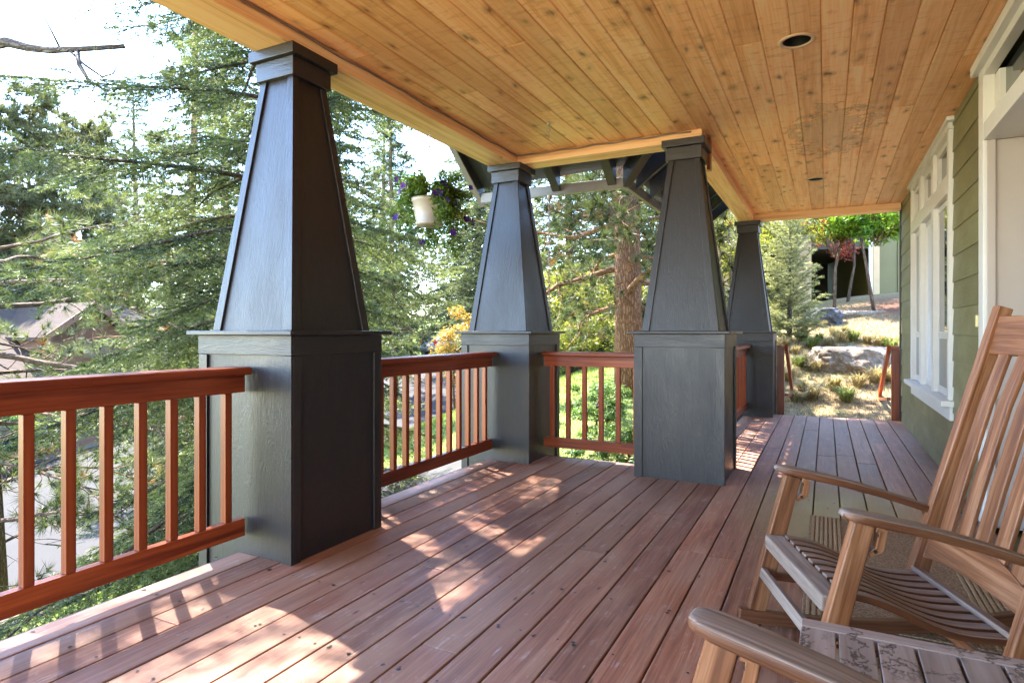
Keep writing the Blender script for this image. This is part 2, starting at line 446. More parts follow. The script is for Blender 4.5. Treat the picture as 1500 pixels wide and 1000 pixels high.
def make_rock(name, a, b, lich):
    t = NT(name); pos = t.n('ShaderNodeTexCoord').outputs['Object']
    n1 = t.noise(pos, 3, 8, .65, .6); n2 = t.noise(pos, 18, 5, .7)
    c = t.ramp(n1, [(.3, a), (.7, b)])
    c = t.mix(t.ramp(n2, [(.5, 0), (.66, .7)]), c, lich)
    return t.pbr(c, .9, t.bump(t.math('ADD', n1, n2), .9, .06), .2)
M['rock'] = make_rock('boulder stone', (.15, .105, .07), (.30, .235, .175), (.40, .35, .30))
M['darkrock'] = make_rock('basalt', (.03, .03, .033), (.085, .085, .09), (.16, .16, .16))
M['shingle'] = simple('roof shingles', (.045, .032, .026), .9, .3, 5, 0, .15, .3)
M['beige'] = simple('beige siding', (.11, .08, .052), .7, .08, 3)
M['brown'] = simple('brown timber', (.115, .055, .032), .6, .15, 4)
M['orange_wood'] = simple('orange cedar fence', (.34, .15, .045), .7, .18, 6)
M['olive_wall'] = simple('olive board wall', (.095, .080, .020), .6, .12, 2)
M['tan'] = simple('tan post', (.40, .28, .15), .6, .1, 4)
M['dark'] = simple('shadowed boards', (.05, .04, .032), .8, .2, 4)
M['silver'] = simple('silver car paint', (.42, .43, .45), .3, .03, 2, .6, .5, 0, .5)
M['carglass'] = simple('car glass', (.02, .024, .028), .05, .02, 2, 0, .8)
M['tyre'] = simple('tyre rubber', (.02, .02, .02), .8, .1)
M['red_lens'] = simple('tail lens', (.45, .02, .015), .2, .05)
M['plate'] = simple('number plate', (.55, .55, .55), .4, .05)
M['downspout'] = simple('downspout', (.62, .56, .47), .5, .08)

# ------------------------------------------------------------------ camera (level, horizon at row 486 of 1000)
F, EYE = 900.0, 1.10
TH = math.atan(460 / F); CT, ST = math.cos(TH), math.sin(TH)
cam = bpy.data.cameras.new('camera')
cam.sensor_width = 36; cam.lens = F / 1500 * 36
cam.shift_y = -14 / 1500; cam.clip_start = .05; cam.clip_end = 900
camo = bpy.data.objects.new('camera', cam); COL.objects.link(camo)
camo.location = (0, 0, EYE); camo.rotation_euler = (R(90), 0, TH)
SC.camera = camo

def at(u, D):   # ground position seen in photo column u at depth D (used to place things)
    x = (u - 750) / F * D
    return (x * CT - D * ST, x * ST + D * CT)

# ------------------------------------------------------------------ light
SUN = Vector((-.526, .28, 1)).normalized()
el = math.asin(SUN.z); az = math.atan2(SUN.x, SUN.y)
w = bpy.data.worlds.new('World'); SC.world = w; w.use_nodes = True
nt = w.node_tree; bg = nt.nodes['Background']
sky = nt.nodes.new('ShaderNodeTexSky'); sky.sky_type = 'NISHITA'; sky.sun_disc = False
sky.sun_elevation = el; sky.sun_rotation = az % (2 * math.pi)
sky.air_density = 1.0; sky.dust_density = .1; sky.ozone_density = 2.5
nt.links.new(sky.outputs[0], bg.inputs[0]); bg.inputs[1].default_value = 0.15
sl = bpy.data.lights.new('sun', 'SUN'); sl.energy = 2.9; sl.angle = R(.55); sl.color = (1, .94, .85)
so = bpy.data.objects.new('sun', sl); COL.objects.link(so)
so.rotation_euler = SUN.to_track_quat('Z', 'Y').to_euler()
SC.view_settings.view_transform = 'Standard'; SC.view_settings.look = 'None'
SC.view_settings.exposure = 4.15; SC.view_settings.gamma = 1
SC.cycles.use_denoising = True
SC.cycles.max_bounces = 10; SC.cycles.diffuse_bounces = 6; SC.cycles.transmission_bounces = 4
SC.cycles.sample_clamp_indirect = 8

# ------------------------------------------------------------------ terrain
def road_z(Y): return np.interp(Y, [-20, 4, 10.5, 14, 17.4, 24, 33, 60], [-5.2, -4.45, -3.72, -3.25, -2.78, -1.9, -.95, -.5])
RX0, RX1 = -24.5, -11.6
PTS = [(-6, 3, -1.5), (-7, 3.2, -1.62), (-7, -3, -2.0), (-3, 2, -1.15), (-3, -3, -1.4), (-3, 4, -.85), (-3.2, 6, -.5), (-4.8, 6.5, -.9),
       (-2, 7, -.32), (-1, 9.3, -.16), (.8, 9.3, -.14), (3, 9.5, 0), (-3, 10, .1), (-2.8, 12, .5), (-4, 20, .9), (-1, 12, .72),
       (1.5, 12.3, .72), (3.5, 14, 1.35), (5, 16, 1.75), (0, 18, 1.9), (8, 20, 2.6), (-8, 20, -.5), (-10, 12, -1.95), (-7, 9, -1.0), (-7, 14, -.5),
       (-9, 4, -2.4), (-9, -3, -3.0), (4, 0, -.4), (4, 5, -.2), (10, 5, .3), (10, -8, -.5), (0, -8, -1.2), (-3, -10, -1.8), (15, 30, 5), (0, 32, 3.2), (-12, 34, .2),
       (-12, 24, -.9), (0, 50, 5), (30, 20, 6), (25, 60, 9), (-20, 70, 2)]
for y in (-12, -4, 2, 6, 10, 14, 18, 22, 28, 36, 48):
    PTS.append((RX1 + .2, y, float(road_z(y)))); PTS.append((RX0 - .2, y, float(road_z(y))))
for y in (0, 12, 22, 36): PTS.append((-26.7, y, float(road_z(y)) + .1)); PTS.append((-45, y, float(road_z(y)) + .5))
PTS += [(-70, 20, -2), (-60, 60, 1), (-50, -20, -5)]
PT = np.array(PTS, dtype=float)
def _phi(d2): return np.sqrt(d2 + 1.5 ** 2)
_d = _phi(((PT[:, None, :2] - PT[None, :, :2]) ** 2).sum(-1))
_n = len(PT); _A = np.zeros((_n + 3, _n + 3)); _A[:_n, :_n] = _d; _A[:_n, _n] = 1; _A[:_n, _n + 1:] = PT[:, :2]; _A[_n, :_n] = 1; _A[_n + 1:, :_n] = PT[:, :2].T
_w = np.linalg.solve(_A, np.concatenate([PT[:, 2], np.zeros(3)]))
def ground_z(x, y):
    x = np.asarray(x, float); y = np.asarray(y, float); sh = x.shape
    q = np.stack([x.ravel(), y.ravel()], 1)
    out = np.empty(len(q))
    for i in range(0, len(q), 20000):
        p = q[i:i + 20000]
        out[i:i + 20000] = _phi(((p[:, None] - PT[None, :, :2]) ** 2).sum(-1)) @ _w[:_n] + _w[_n] + p @ _w[_n + 1:]
    xr, yr = q[:, 0], q[:, 1]
    rz = road_z(yr)
    t = np.clip(np.minimum(xr - RX0 + .6, RX1 + .6 - xr) / .6, 0, 1)
    out = out * (1 - t) + rz * t
    return out.reshape(sh)
def gz(x, y): return float(ground_z(np.array([x]), np.array([y]))[0])

xs = np.concatenate([np.arange(-120, -30, 6), np.arange(-30, 14, .4), np.arange(14, 90, 5)])
ys = np.concatenate([np.arange(-40, -6, 4), np.arange(-6, 26, .4), np.arange(26, 130, 4)])
GX, GY = np.meshgrid(xs, ys, indexing='ij')
GZ = np.clip(ground_z(GX, GY), -7, 14)
under = (GX > -2.4) & (GY < 4.7) & (GX < 6) & (GY > -6) | (GX > -.7) & (GY < 8.6) & (GX < 6) & (GY > -6)
GZ = np.where(under, np.minimum(GZ, -.9), GZ)
nx, ny = GX.shape
idx = np.arange(nx * ny).reshape(nx, ny)
quads = np.stack([idx[:-1, :-1], idx[1:, :-1], idx[1:, 1:], idx[:-1, 1:]], -1).reshape(-1, 4)
me = bpy.data.meshes.new('ground')
me.from_pydata(np.stack([GX, GY, GZ], -1).reshape(-1, 3).tolist(), [], quads.tolist())
def lawn_w(x, y):
    a = 1 / (1 + np.exp((x + 1.6 - .12 * (y - 9)) * 2.2))
    return np.clip(a, 0, 1)
def mulch_w(x, y):
    a = np.exp(-(((x - 1.9) / 1.6) ** 2 + ((y - 15.6) / 1.5) ** 2) * 1.2) * 1.4
    b = np.exp(-((x + 25.8) / .8) ** 2) * 1.3
    c = np.exp(-(((x + 4.2) / 2.0) ** 2 + ((y - 15.5) / 1.3) ** 2))
    return np.clip(a + b + c, 0, 1)
for nm, fn in (('lawn', lawn_w), ('mulch', mulch_w)):
    a = me.attributes.new(nm, 'FLOAT', 'POINT'); a.data.foreach_set('value', fn(GX, GY).astype(np.float32).ravel())
me.polygons.foreach_set('use_smooth', [True] * len(me.polygons))
me.materials.append(M['ground']); me.update()
go = bpy.data.objects.new('ground', me); COL.objects.link(go)
tag(go, 'sloping ground of lawn and dry straw', None, None, 'structure')

def strip(name, x0, x1, y0, y1, dz, mat, nx_=6, step=.5, label=None, thick=0):
    ysr = np.arange(y0, y1 + 1e-6, step); xsr = np.linspace(x0, x1, nx_)
    mb = MB(); n = len(ysr)
    X, Y = np.meshgrid(xsr, ysr, indexing='ij'); Z = ground_z(X, Y) + dz
    V = [(X[i, j], Y[i, j], Z[i, j]) for i in range(nx_) for j in range(n)]
    Fc = [(i * n + j, (i + 1) * n + j, (i + 1) * n + j + 1, i * n + j + 1) for i in range(nx_ - 1) for j in range(n - 1)]
    if thick:
        b = len(V)
        for i in (0, nx_ - 1):
            for j in range(n): V.append((X[i, j], Y[i, j], Z[i, j] - thick))
        for j in range(n - 1):
            Fc.append((j, j + 1, b + j + 1, b + j)); o_ = (nx_ - 1) * n
            Fc.append((o_ + j + 1, o_ + j, b + n + j, b + n + j + 1))
    mb.add(V, Fc)
    o = mb.build(name, mat)
    return tag(o, label, None, None, 'structure')
strip('road', RX0, RX1, -12, 46, .015, M['asphalt'], 8, .5, 'grey asphalt road running uphill past the neighbour')
strip('kerb', RX0 - .35, RX0 - .02, -10, 44, .13, M['concrete'], 3, .5, 'pale concrete kerb along the far road edge', .3)
strip('pavement', -8.0, -6.5, -10, 5.6, .03, M['concrete'], 5, .5, 'pale concrete pavement below the porch', .2)
strip('driveway', -12.0, -3.6, 6.0, 7.6, .02, M['paver'], 14, .4, 'pale paved path below the corner railing', .2)

# ------------------------------------------------------------------ deck
mb = MB()
BW, GAP = .150, .007
x = .83 - BW + .002
row = 0
XE, YE = -2.68, 5.02
while x > XE - .08:
    xa = max(x, XE)
    y1 = 8.93 if x > -1.0 else YE
    y = -2.6 - random.uniform(0, 1.5)
    while y < y1 - .01:
        L = random.choice([2.4, 3.0, 3.6, 4.2]) * random.uniform(.9, 1.1)
        ye = min(y + L, y1)
        if y1 - ye < .8: ye = y1
        if ye > -2.6 and x + BW - GAP - xa > .02:
            mb.box(xa, x + BW - GAP, max(y, -2.6), ye - .003, -.036 + random.uniform(-.001, .001), random.uniform(-.0012, .0012), 1, 0)
        y = ye
    x -= BW; row += 1
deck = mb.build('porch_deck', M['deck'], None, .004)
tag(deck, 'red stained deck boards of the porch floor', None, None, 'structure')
mb = MB()   # screw heads, part of the deck's surface
for k in range(1500):
    r_ = random.randrange(0, 24); bx = .83 - BW + .002 - r_ * BW + random.choice([.025, .115]) + random.uniform(-.006, .006)
    by = round(random.uniform(-1, 8.8) / .405) * .405 + random.uniform(-.012, .012)
    if bx < XE + .03 or (bx < -.95 and by > YE - .05): continue
    if random.random() < .25: continue
    rr = random.choice([.0045, .005, .005, .006, .008])
    mb.lathe([(0.0001, .0), (rr, .0)], (bx, by, .0022), 8)
mb.build('screw_head', M['black'], deck)['kind'] = 'stuff'
mb = MB()
mb.box(XE + .02, .80, -2.6, YE - .04, -.30, -.05, 0); mb.box(-.94, .80, YE - .04, 8.88, -.30, -.05, 0)
mb.build('joist_frame', M['dark'], deck)
mb = MB()
mb.box(XE - .036, XE - .004, -2.6, YE + .03, -.30, -.04, 1); mb.box(XE - .03, -1.0, YE + .004, YE + .04, -.30, -.006, 0)
mb.box(-1.0, .83, 8.935, 8.97, -.30, -.006, 0)
mb.build('rim_board', M['dark'], deck)

# ------------------------------------------------------------------ house: wall, ceiling, beams, eaves, windows, door
ZC, ZB = 2.66, 2.58
WX = .83
house = thing('house', 'porch side of the house with olive lap siding, cedar ceiling and white window', 'house', (0, 0, 0))
mb = MB()
# lap siding with openings: window Y 5.44..7.74 (z>.45), door Y 2.75..4.45
def lap(y0, y1, z0, z1):
    e = .19; z = math.floor((z0 - .128) / e) * e + .128
    while z < z1:
        a, b = max(z, z0), min(z + e, z1)
        if b - a > .01:
            yy = y0
            while yy < y1 - .01:
                ye = min(y1, yy + random.uniform(1.6, 3.4))
                if y1 - ye < .3: ye = y1
                fa = .002 + .008 * (1 - (a - z) / e); fb = .002 + .008 * (1 - (b - z) / e)
                P = [(WX - fa, yy, a), (WX + .03, yy, a), (WX + .03, ye - .002, a), (WX - fa, ye - .002, a),
                     (WX - fb, yy, b), (WX + .03, yy, b), (WX + .03, ye - .002, b), (WX - fb, ye - .002, b)]
                mb.hexa(P, 1)
                if b > z + e - .0085: mb.box(WX + .0025, WX + .02, yy, ye, b + .0003, b + .0078, 1, 1)
                yy = ye
        z += e
for args in ((7.72, 8.90, -.05, ZC), (4.44, 5.46, -.05, ZC), (5.46, 7.72, -.05, .47), (-2.5, 2.72, -.05, ZC)):
    mb = MB(); lap(*args); mb.build('siding_wall', [M['siding'], M['black']], house, .0015, seg=1)
mb = MB(); mb.box(WX - .02, WX + .12, 8.902, 8.99, -.3, ZC, 2); mb.build('corner_board', M['eave'], house, .003)
mb = MB(); mb.box(WX + .03, 6, 4.6, 8.95, -.9, 3.4, 0); mb.box(WX + .5, 6, -2.5, 4.6, -.9, 3.4, 0)
mb.box(WX + .03, WX + .5, -2.5, 2.6, -.9, 3.4, 0); mb.box(WX + .02, WX + .5, 2.6, 4.6, 2.64, 3.4)
mb.box(WX + .02, WX + .5, 2.6, 4.6, -.9, -.04)
mb.build('wall_core', M['olive_wall'], house)

# ceiling boards run along the porch
mb = MB(); CW = .142; x = WX - CW; CB = []
while x > -2.5:
    xa = max(x, -2.47); y1 = 8.80 if x > -.90 else 4.92
    y = -2.8 - random.uniform(0, 2)
    while y < y1 - .01:
        ye = min(y + random.choice([3.0, 3.7, 4.9, 6.1]) * random.uniform(.95, 1.05), y1)
        if y1 - ye < .5: ye = y1
        mb.box(xa, x + CW - .0015, y, ye - .0012, ZC + random.uniform(0, .0012), ZC + .02, 1)
        CB.append((xa, x + CW - .0015, y, ye - .0012, mb.t[-1], Vector(mb.g[-8]) - Vector((y, mb.v[-8][2], xa))))
        y = ye
    x -= CW
ceil = mb.build('porch_ceiling', M['ceiling'], house, .006, seg=1)
# real holes for the two recessed lamps
LAMPS = [(-.14, 3.63), (-.092, 7.0)]
cut = MB()
for lx, ly in LAMPS: cut.lathe([(0.0001, -.1), (.078, -.1), (.078, .1), (.0001, .1)], (lx, ly, ZC), 32)
cuto = cut.build('cutter', M['can'])
bm_ = ceil.modifiers.new('holes', 'BOOLEAN'); bm_.operation = 'DIFFERENCE'; bm_.object = cuto; bm_.solver = 'EXACT'
dg = bpy.context.evaluated_depsgraph_get(); dg.update()
new = bpy.data.meshes.new_from_object(ceil.evaluated_get(dg))
ceil.modifiers.clear(); ceil.data = new
for nm_ in ('gc', 'tint'):
    if nm_ in new.attributes: new.attributes.remove(new.attributes[nm_])
nv = len(new.vertices); co = np.empty(nv * 3, dtype=np.float32); new.vertices.foreach_get('co', co); co = co.reshape(-1, 3)
gcv = np.zeros((nv, 3), np.float32); tv = np.zeros(nv, np.float32)
for (a_, b_, c_, d_, t_, o_) in CB:
    k_ = (co[:, 0] > a_ - .0006) & (co[:, 0] < b_ + .0006) & (co[:, 1] > c_ - .0006) & (co[:, 1] < d_ + .0005)
    gcv[k_] = co[k_][:, [1, 2, 0]] + np.array(o_, np.float32); tv[k_] = t_
new.attributes.new('gc', 'FLOAT_VECTOR', 'POINT').data.foreach_set('vector', gcv.ravel())
new.attributes.new('tint', 'FLOAT', 'POINT').data.foreach_set('value', tv)
bpy.data.objects.remove(cuto, do_unlink=True)
mb = MB()
mb.box(-2.46, -1.0, -2.8, 5.0, ZC + .24, ZC + .26); mb.box(-1.0, WX + .3, -2.8, 8.85, ZC + .24, ZC + .26)
mb.build('ceiling_backing', M['dark'], house)
for i, (lx, ly) in enumerate(LAMPS):
    t = thing('recessed_light', ['near round recessed lamp with copper ring and black inside in cedar ceiling',
                                 'far round recessed lamp in cedar ceiling beside the white window'][i], 'ceiling light', (lx, ly, ZC), 0, 'recessed ceiling lamps')
    mb = MB(); mb.lathe([(.070, .0), (.073, -.006), (.086, -.007), (.092, -.002), (.092, .001), (.077, .001), (.070, 0)], (0, 0, 0), 40)
    mb.build('trim_ring', M['ring'], t, smooth=True)
    mb = MB(); mb.lathe([(.070, 0), (.066, .05), (.062, .06), (.060, .12), (.0001, .12)], (0, 0, 0), 32); mb.build('baffle', M['can'], t, smooth=True)

def part_beam(name, *a, axis=0, mat='beam'):
    mb = MB(); mb.box(*a, axis=axis); return mb.build(name, M[mat], house, .004)
part_beam('beam', -2.69, -2.44, -2.8, 5.09, ZB, ZC + .04, axis=1)
part_beam('beam', -2.437, -.85, 4.87, 5.07, ZB + .002, ZC + .04, axis=0)
part_beam('beam', -1.04, -.853, 5.073, 8.75, ZB, ZC + .04, axis=1)
part_beam('beam', -1.04, WX - .022, 8.753, 8.93, ZB + .002, ZC + .04, axis=0)
mb = MB(); mb.box(-.852, -.825, 5.10, 5.17, 2.40, ZC - .002, 2); mb.build('hanging_block', M['rail'], house, .003)
mb = MB(); mb.box(-1.06, WX, 8.933, 8.955, ZB + .01, 2.95, 0); mb.build('outer_fascia', M['eave'], house)

# roof planes and eaves
MS = .77
def zA(y): return 2.47 + MS * (5.62 - y)
def zB_(x): return 2.47 + MS * (x + 1.67)
def slab(name, pts, mat, th=.05):
    mb = MB(); n = len(pts)
    mb.add(pts + [(a, b, c + th) for a, b, c in pts], [tuple(range(n - 1, -1, -1)), tuple(range(n, 2 * n))] + [(i, (i + 1) % n, n + (i + 1) % n, n + i) for i in range(n)])
    return mb.build(name, mat, house)
RD = .19
slab('roof', [(-3.27, 5.67, zA(5.67) + RD), (-3.27, 1.2, zA(1.2) + RD), (1.5, 1.2, zA(1.2) + RD), (1.5, 2.45, zA(2.45) + RD), (-1.67, 5.62, zA(5.62) + RD)], M['eave'])
slab('roof', [(-3.27, 1.2, zA(1.2) + RD), (-3.27, -3.3, zA(5.70) + RD), (1.5, -3.3, zA(5.7) + RD), (1.5, 1.2, zA(1.2) + RD)], M['eave'])
slab('roof', [(-1.70, 5.65, zB_(-1.70) + RD), (1.5, 2.45, zB_(1.5) + RD), (1.5, 9.5, zB_(1.5) + RD), (-1.70, 9.5, zB_(-1.70) + RD)], M['eave'])
# gable end wall over the front beam
mb = MB()
mb.add([(-2.68, -2.8, ZC + .04), (-2.68, 5.09, ZC + .04), (-2.68, 5.09, zA(5.09) + RD), (-2.68, 1.2, zA(1.2) + RD), (-2.68, -2.8, zA(5.2) + RD),
        (-2.60, -2.8, ZC + .04), (-2.60, 5.09, ZC + .04), (-2.60, 5.09, zA(5.09) + RD), (-2.60, 1.2, zA(1.2) + RD), (-2.60, -2.8, zA(5.2) + RD)],
       [(0, 4, 3, 2, 1), (5, 6, 7, 8, 9), (0, 1, 6, 5), (1, 2, 7, 6), (2, 3, 8, 7), (3, 4, 9, 8), (4, 0, 5, 9)])
mb.build('gable_wall', M['eave'], house)
part_beam('frieze_board', -2.43, -1.0, 5.075, 5.10, ZC - .02, 2.90, axis=0, mat='eave')
part_beam('frieze_board', -1.065, -1.043, 5.10, 8.93, ZC - .02, 2.95, axis=1, mat='eave')
def rafter(p0, p1, w_, name='rafter'):
    """sloped rafter, plumb cut: bottom line p0->p1"""
    mb = MB(); d = Vector((p1[0] - p0[0], p1[1] - p0[1], 0)).normalized(); s_ = Vector((-d.y, d.x, 0)) * w_ / 2
    P = []
    for dz in (0, RD - .003):
        for p, sg in ((p0, -1), (p1, -1), (p1, 1), (p0, 1)):
            P.append((p[0] + s_.x * sg, p[1] + s_.y * sg, p[2] + dz))
    mb.hexa(P, 1); return mb.build(name, M['eave'], house, .003)
for rx in (-2.99, -2.37, -1.80): rafter((rx, 5.02, zA(5.02)), (rx, 5.60, zA(5.60)), .085)
for ry in (5.90, 6.42, 6.94, 7.46, 7.98, 8.5, 9.02): rafter((-1.07, ry, zB_(-1.07)), (-1.65, ry, zB_(-1.65)), .045)
rafter((-1.08, 5.03, zA(5.03) - .02), (-1.66, 5.61, zA(5.61) - .02), .085, 'valley_rafter')
mb = MB(); P = []
for dz in (.06, .30):
    for (yy, xx) in ((4.0, -3.29), (5.70, -3.29), (5.70, -3.25), (4.0, -3.25)): P.append((xx, yy, zA(yy) + dz))
P = [P[0], P[3], P[2], P[1], P[4], P[7], P[6], P[5]]
mb.hexa(P, 1); P2 = []
for dz in (.06, .30):
    for (yy, xx) in ((1.2, -3.29), (1.2, -3.25), (4.0, -3.25), (4.0, -3.29)): P2.append((xx, yy, zA(yy) + dz))
mb.hexa(P2, 1); mb.build('barge_board', M['eave'], house, .003)
mb = MB(); P = []
for dz in (.035, .058):
    for (yy, xx) in ((3.6, -3.30), (3.6, -3.24), (5.71, -3.24), (5.71, -3.30)): P.append((xx, yy, zA(yy) + dz))
mb.hexa(P, 1); mb.build('barge_edge_strip', M['fascia'], house)
mb = MB(); mb.box(-3.24, -1.69, 5.612, 5.65, 2.455, 2.555, 0); mb.build('gutter_board', M['fascia'], house, .004)
mb = MB(); mb.box(-1.70, -1.662, 5.655, 9.5, 2.455, 2.555, 1); mb.build('gutter_board', M['fascia'], house, .004)

# triple window
win = MB()
def wbox(mb_, y0, y1, z0, z1, out, inn=.03, axis=1): mb_.box(WX - out, WX + inn, y0, y1, z0, z1, axis)
wroot = MB()
wbox(wroot, 5.45, 5.525, .60, 2.58, .032, axis=2); wbox(wroot, 7.655, 7.74, .60, 2.58, .032, axis=2)
wbox(wroot, 5.44, 7.74, 2.582, ZC - .003, .036)
wbox(wroot, 5.525, 7.655, 2.13, 2.255, .030)
for a, b in ((6.20, 6.33), (6.97, 7.09)): wbox(wroot, a, b, .60, 2.13, .030, axis=2); wbox(wroot, a, b, 2.255, 2.582, .030, axis=2)
window = wroot.build('window', M['white'], house, .003)
mb = MB(); wbox(mb, 5.40, 7.80, .555, .598, .085); mb.build('sill', M['white'], window, .004)
mb = MB(); wbox(mb, 5.44, 7.74, .452, .553, .028); mb.build('apron', M['white'], window, .003)
mb = MB(); wbox(mb, 5.38, 7.80, ZC - .035, ZC - .004, .055); mb.build('head_cap', M['white'], window, .003)
for (a, b, kind) in ((5.525, 6.20, 's'), (6.33, 6.97, 'c'), (7.09, 7.655, 's')):
    fr = MB(); dd = -.004 if kind == 's' else -.012
    fw = .04
    wbox(fr, a + .002, a + fw, .602, 2.128, dd, .05, 2); wbox(fr, b - fw, b - .002, .602, 2.128, dd, .05, 2)
    wbox(fr, a + fw, b - fw, .602, .66, dd, .05); wbox(fr, a + fw, b - fw, 2.08, 2.128, dd, .05)
    if kind == 's': wbox(fr, a + fw, b - fw, 1.045, 1.10, dd, .05)
    f_ = fr.build('sash', M['white'], window, .003)
    mb = MB()
    if kind == 's':
        mb.box(WX + .010, WX + .018, a + fw, b - fw, 1.10, 2.08); mb.build('pane', M['glass'], window)
        mb = MB(); mb.box(WX + .008, WX + .016, a + fw, b - fw, .66, 1.045); mb.build('insect_screen', M['screen'], window)
    else:
        mb.box(WX + .022, WX + .029, a + fw, b - fw, .66, 2.08); mb.build('curtain', M['curtain'], window)
    fr = MB()
    wbox(fr, a + .002, a + .06, 2.257, 2.58, .004, .05, 2); wbox(fr, b - .06, b - .002, 2.257, 2.58, .004, .05, 2)
    wbox(fr, a + .06, b - .06, 2.257, 2.31, .004, .05); wbox(fr, a + .06, b - .06, 2.53, 2.58, .004, .05)
    fr.build('transom_frame', M['white'], window, .003)
    mb = MB(); mb.box(WX + .022, WX + .03, a + .06, b - .06, 2.31, 2.53); mb.build('transom_pane', M['glass'], window)

# door surround with deep white jamb and transom
D0, D1 = 2.86, 4.33
mb = MB()
mb.box(WX - .036, WX + .02, D1, D1 + .115, -.004, 2.66, 2); mb.box(WX - .036, WX + .02, D0 - .115, D0, -.004, 2.66, 2)
mb.box(WX - .034, WX + .02, D0, D1, 2.555, 2.648, 1); mb.box(WX - .034, WX + .40, D0, D1, 2.185, 2.285, 1)
door_s = mb.build('door_surround', M['white'], house, .003)
mb = MB(); mb.box(WX - .07, WX + .02, D0 - .15, D1 + .15, 2.60, 2.657, 1); mb.build('head_crown', M['white'], door_s, .004)
mb = MB(); mb.box(WX + .02, WX + .42, D0 - .03, D0 - .001, -.004, 2.184, 2); mb.build('jamb', M['jamb'], door_s, .003)
mb = MB(); mb.box(WX + .02, WX + .42, D1 + .001, D1 + .03, -.004, 2.184, 2); mb.box(WX - .020, WX + .02, D1 - .018, D1 - .002, .0, 2.184, 2)
mb.build('jamb', M['jamb'], door_s, .003)
mb = MB(); mb.box(WX + .02, WX + .30, D1 - .09, D1 + .02, 2.286, 2.554, 2); mb.build('transom_jamb', M['white'], door_s, .003)
mb = MB(); mb.box(WX + .02, WX + .30, D0 - .02, D0 + .09, 2.286, 2.554, 2)
mb.build('transom_jamb', M['white'], door_s, .003)
mb = MB(); mb.box(WX + .05, WX + .06, D0 + .09, D1 - .09, 2.286, 2.554); mb.build('transom_pane', M['glass'], door_s)
mb = MB()
mb.box(WX + .36, WX + .40, D0 + .01, D1 - .01, .02, 2.17, 2)
for a, b in ((.25, .95), (1.1, 2.0)):
    for c_ in (D0 + .15, D0 + .82): mb.box(WX + .35, WX + .36, c_, c_ + .5, a, b, 2)
mb.build('front_door', M['jamb'], house, .004)
mb = MB(); mb.box(WX - .032, WX - .012, 4.52, 4.56, 1.13, 1.20); bell = mb.build('doorbell', M['brass'], None, .003)
tag(bell, 'small brass doorbell on olive siding behind the rocking chair back', 'doorbell')

# ------------------------------------------------------------------ columns
def column(loc, label, zfoot, sides):
    t = thing('porch_column', label, 'column', (loc[0], loc[1], 0), 0, 'tapered porch columns')
    A = .33; ti = .5
    mb = MB(); mb.box(-A + .014, A - .014, -A + .014, A - .014, zfoot, 1.083, 2); mb.build('pedestal', M['paint'], t)
    mb = MB(); w_ = .062
    for sx in (-1, 1):
        for sy in (-1, 1):
            x0, x1 = sorted((sx * A, sx * (A - w_))); y0, y1 = sorted((sy * A, sy * (A - w_)))
            xi0, xi1 = sorted((sx * A, sx * (A - .013))); yi0, yi1 = sorted((sy * A, sy * (A - .013)))
            mb.box(x0, x1, yi0, yi1, zfoot, .985, 2); mb.box(xi0, xi1, *sorted((sy * (A - .0132), sy * (A - w_))), zfoot, .985, 2)
    mb.build('corner_board', M['paint'], t, .002)
    mb = MB(); e = .0015
    mb.box(-A - e, A + e, -A - e, -A + .0135, .987, 1.083, 0); mb.box(-A - e, A + e, A - .0135, A + e, .987, 1.083, 0)
    mb.box(-A - e, -A + .0135, -A + .0137, A - .0137, .987, 1.083, 1); mb.box(A - .0135, A + e, -A + .0137, A - .0137, .987, 1.083, 1)
    mb.build('frieze_band', M['paint'], t, .002)
    mb = MB(); mb.box(-A - .042, A + .042, -A - .042, A + .042, 1.084, 1.106, 0); mb.build('ledge', M['paint'], t, .004)
    z0, z1, b0, b1 = 1.107, 2.43, .283, .118
    mb = MB(); mb.frustum(0, 0, z0, z1, b0 - .014, b1 - .014); mb.build('tapered_shaft', M['paint'], t)
    mb = MB()
    def corner(sx, sy):
        for horiz in (0, 1):
            P = []
            for z_, b, wv in ((z0, b0, .055), (z1, b1, .042)):
                if horiz == 0: q = [(sx * b, sy * b), (sx * (b - wv), sy * b), (sx * (b - wv), sy * (b - .013)), (sx * b, sy * (b - .013))]
                else: q = [(sx * b, sy * (b - .0132)), (sx * b, sy * (b - wv)), (sx * (b - .013), sy * (b - wv)), (sx * (b - .013), sy * (b - .0132))]
                if sx * sy > 0 and horiz == 0: q = q[::-1] if True else q
                P += [(a_, b_, z_) for a_, b_ in q]
            mb.hexa(P, 2)
    for sx in (-1, 1):
        for sy in (-1, 1): corner(sx, sy)
    o = mb.build('shaft_corner_trim', M['paint'], t)
    bm = bmesh.new(); bm.from_mesh(o.data); bmesh.ops.recalc_face_normals(bm, faces=bm.faces); bm.to_mesh(o.data); bm.free()
    b_ = o.modifiers.new('edge', 'BEVEL'); b_.width = .002; b_.segments = 2; b_.limit_method = 'ANGLE'
    mb = MB(); mb.box(-.136, .136, -.136, .136, 2.425, 2.523, 0); mb.box(-.162, .162, -.162, .162, 2.524, 2.579, 0)
    mb.build('capital', M['paint'], t, .003)
    return t
C1, C2, C3, C4 = (-2.57, 2.43), (-2.53, 4.945), (-.975, 4.93), (-.935, 8.88)
column(C1, 'nearest tapered charcoal column, blue grey on its left face', -1.35, '')
column(C2, 'tapered charcoal corner column behind the hanging flower basket', -1.0, '')
column(C3, 'tapered charcoal column standing inside the deck, in front of pine trunk', -.6, '')
column(C4, 'farthest and smallest tapered blue grey column at the deck steps', -.4, '')

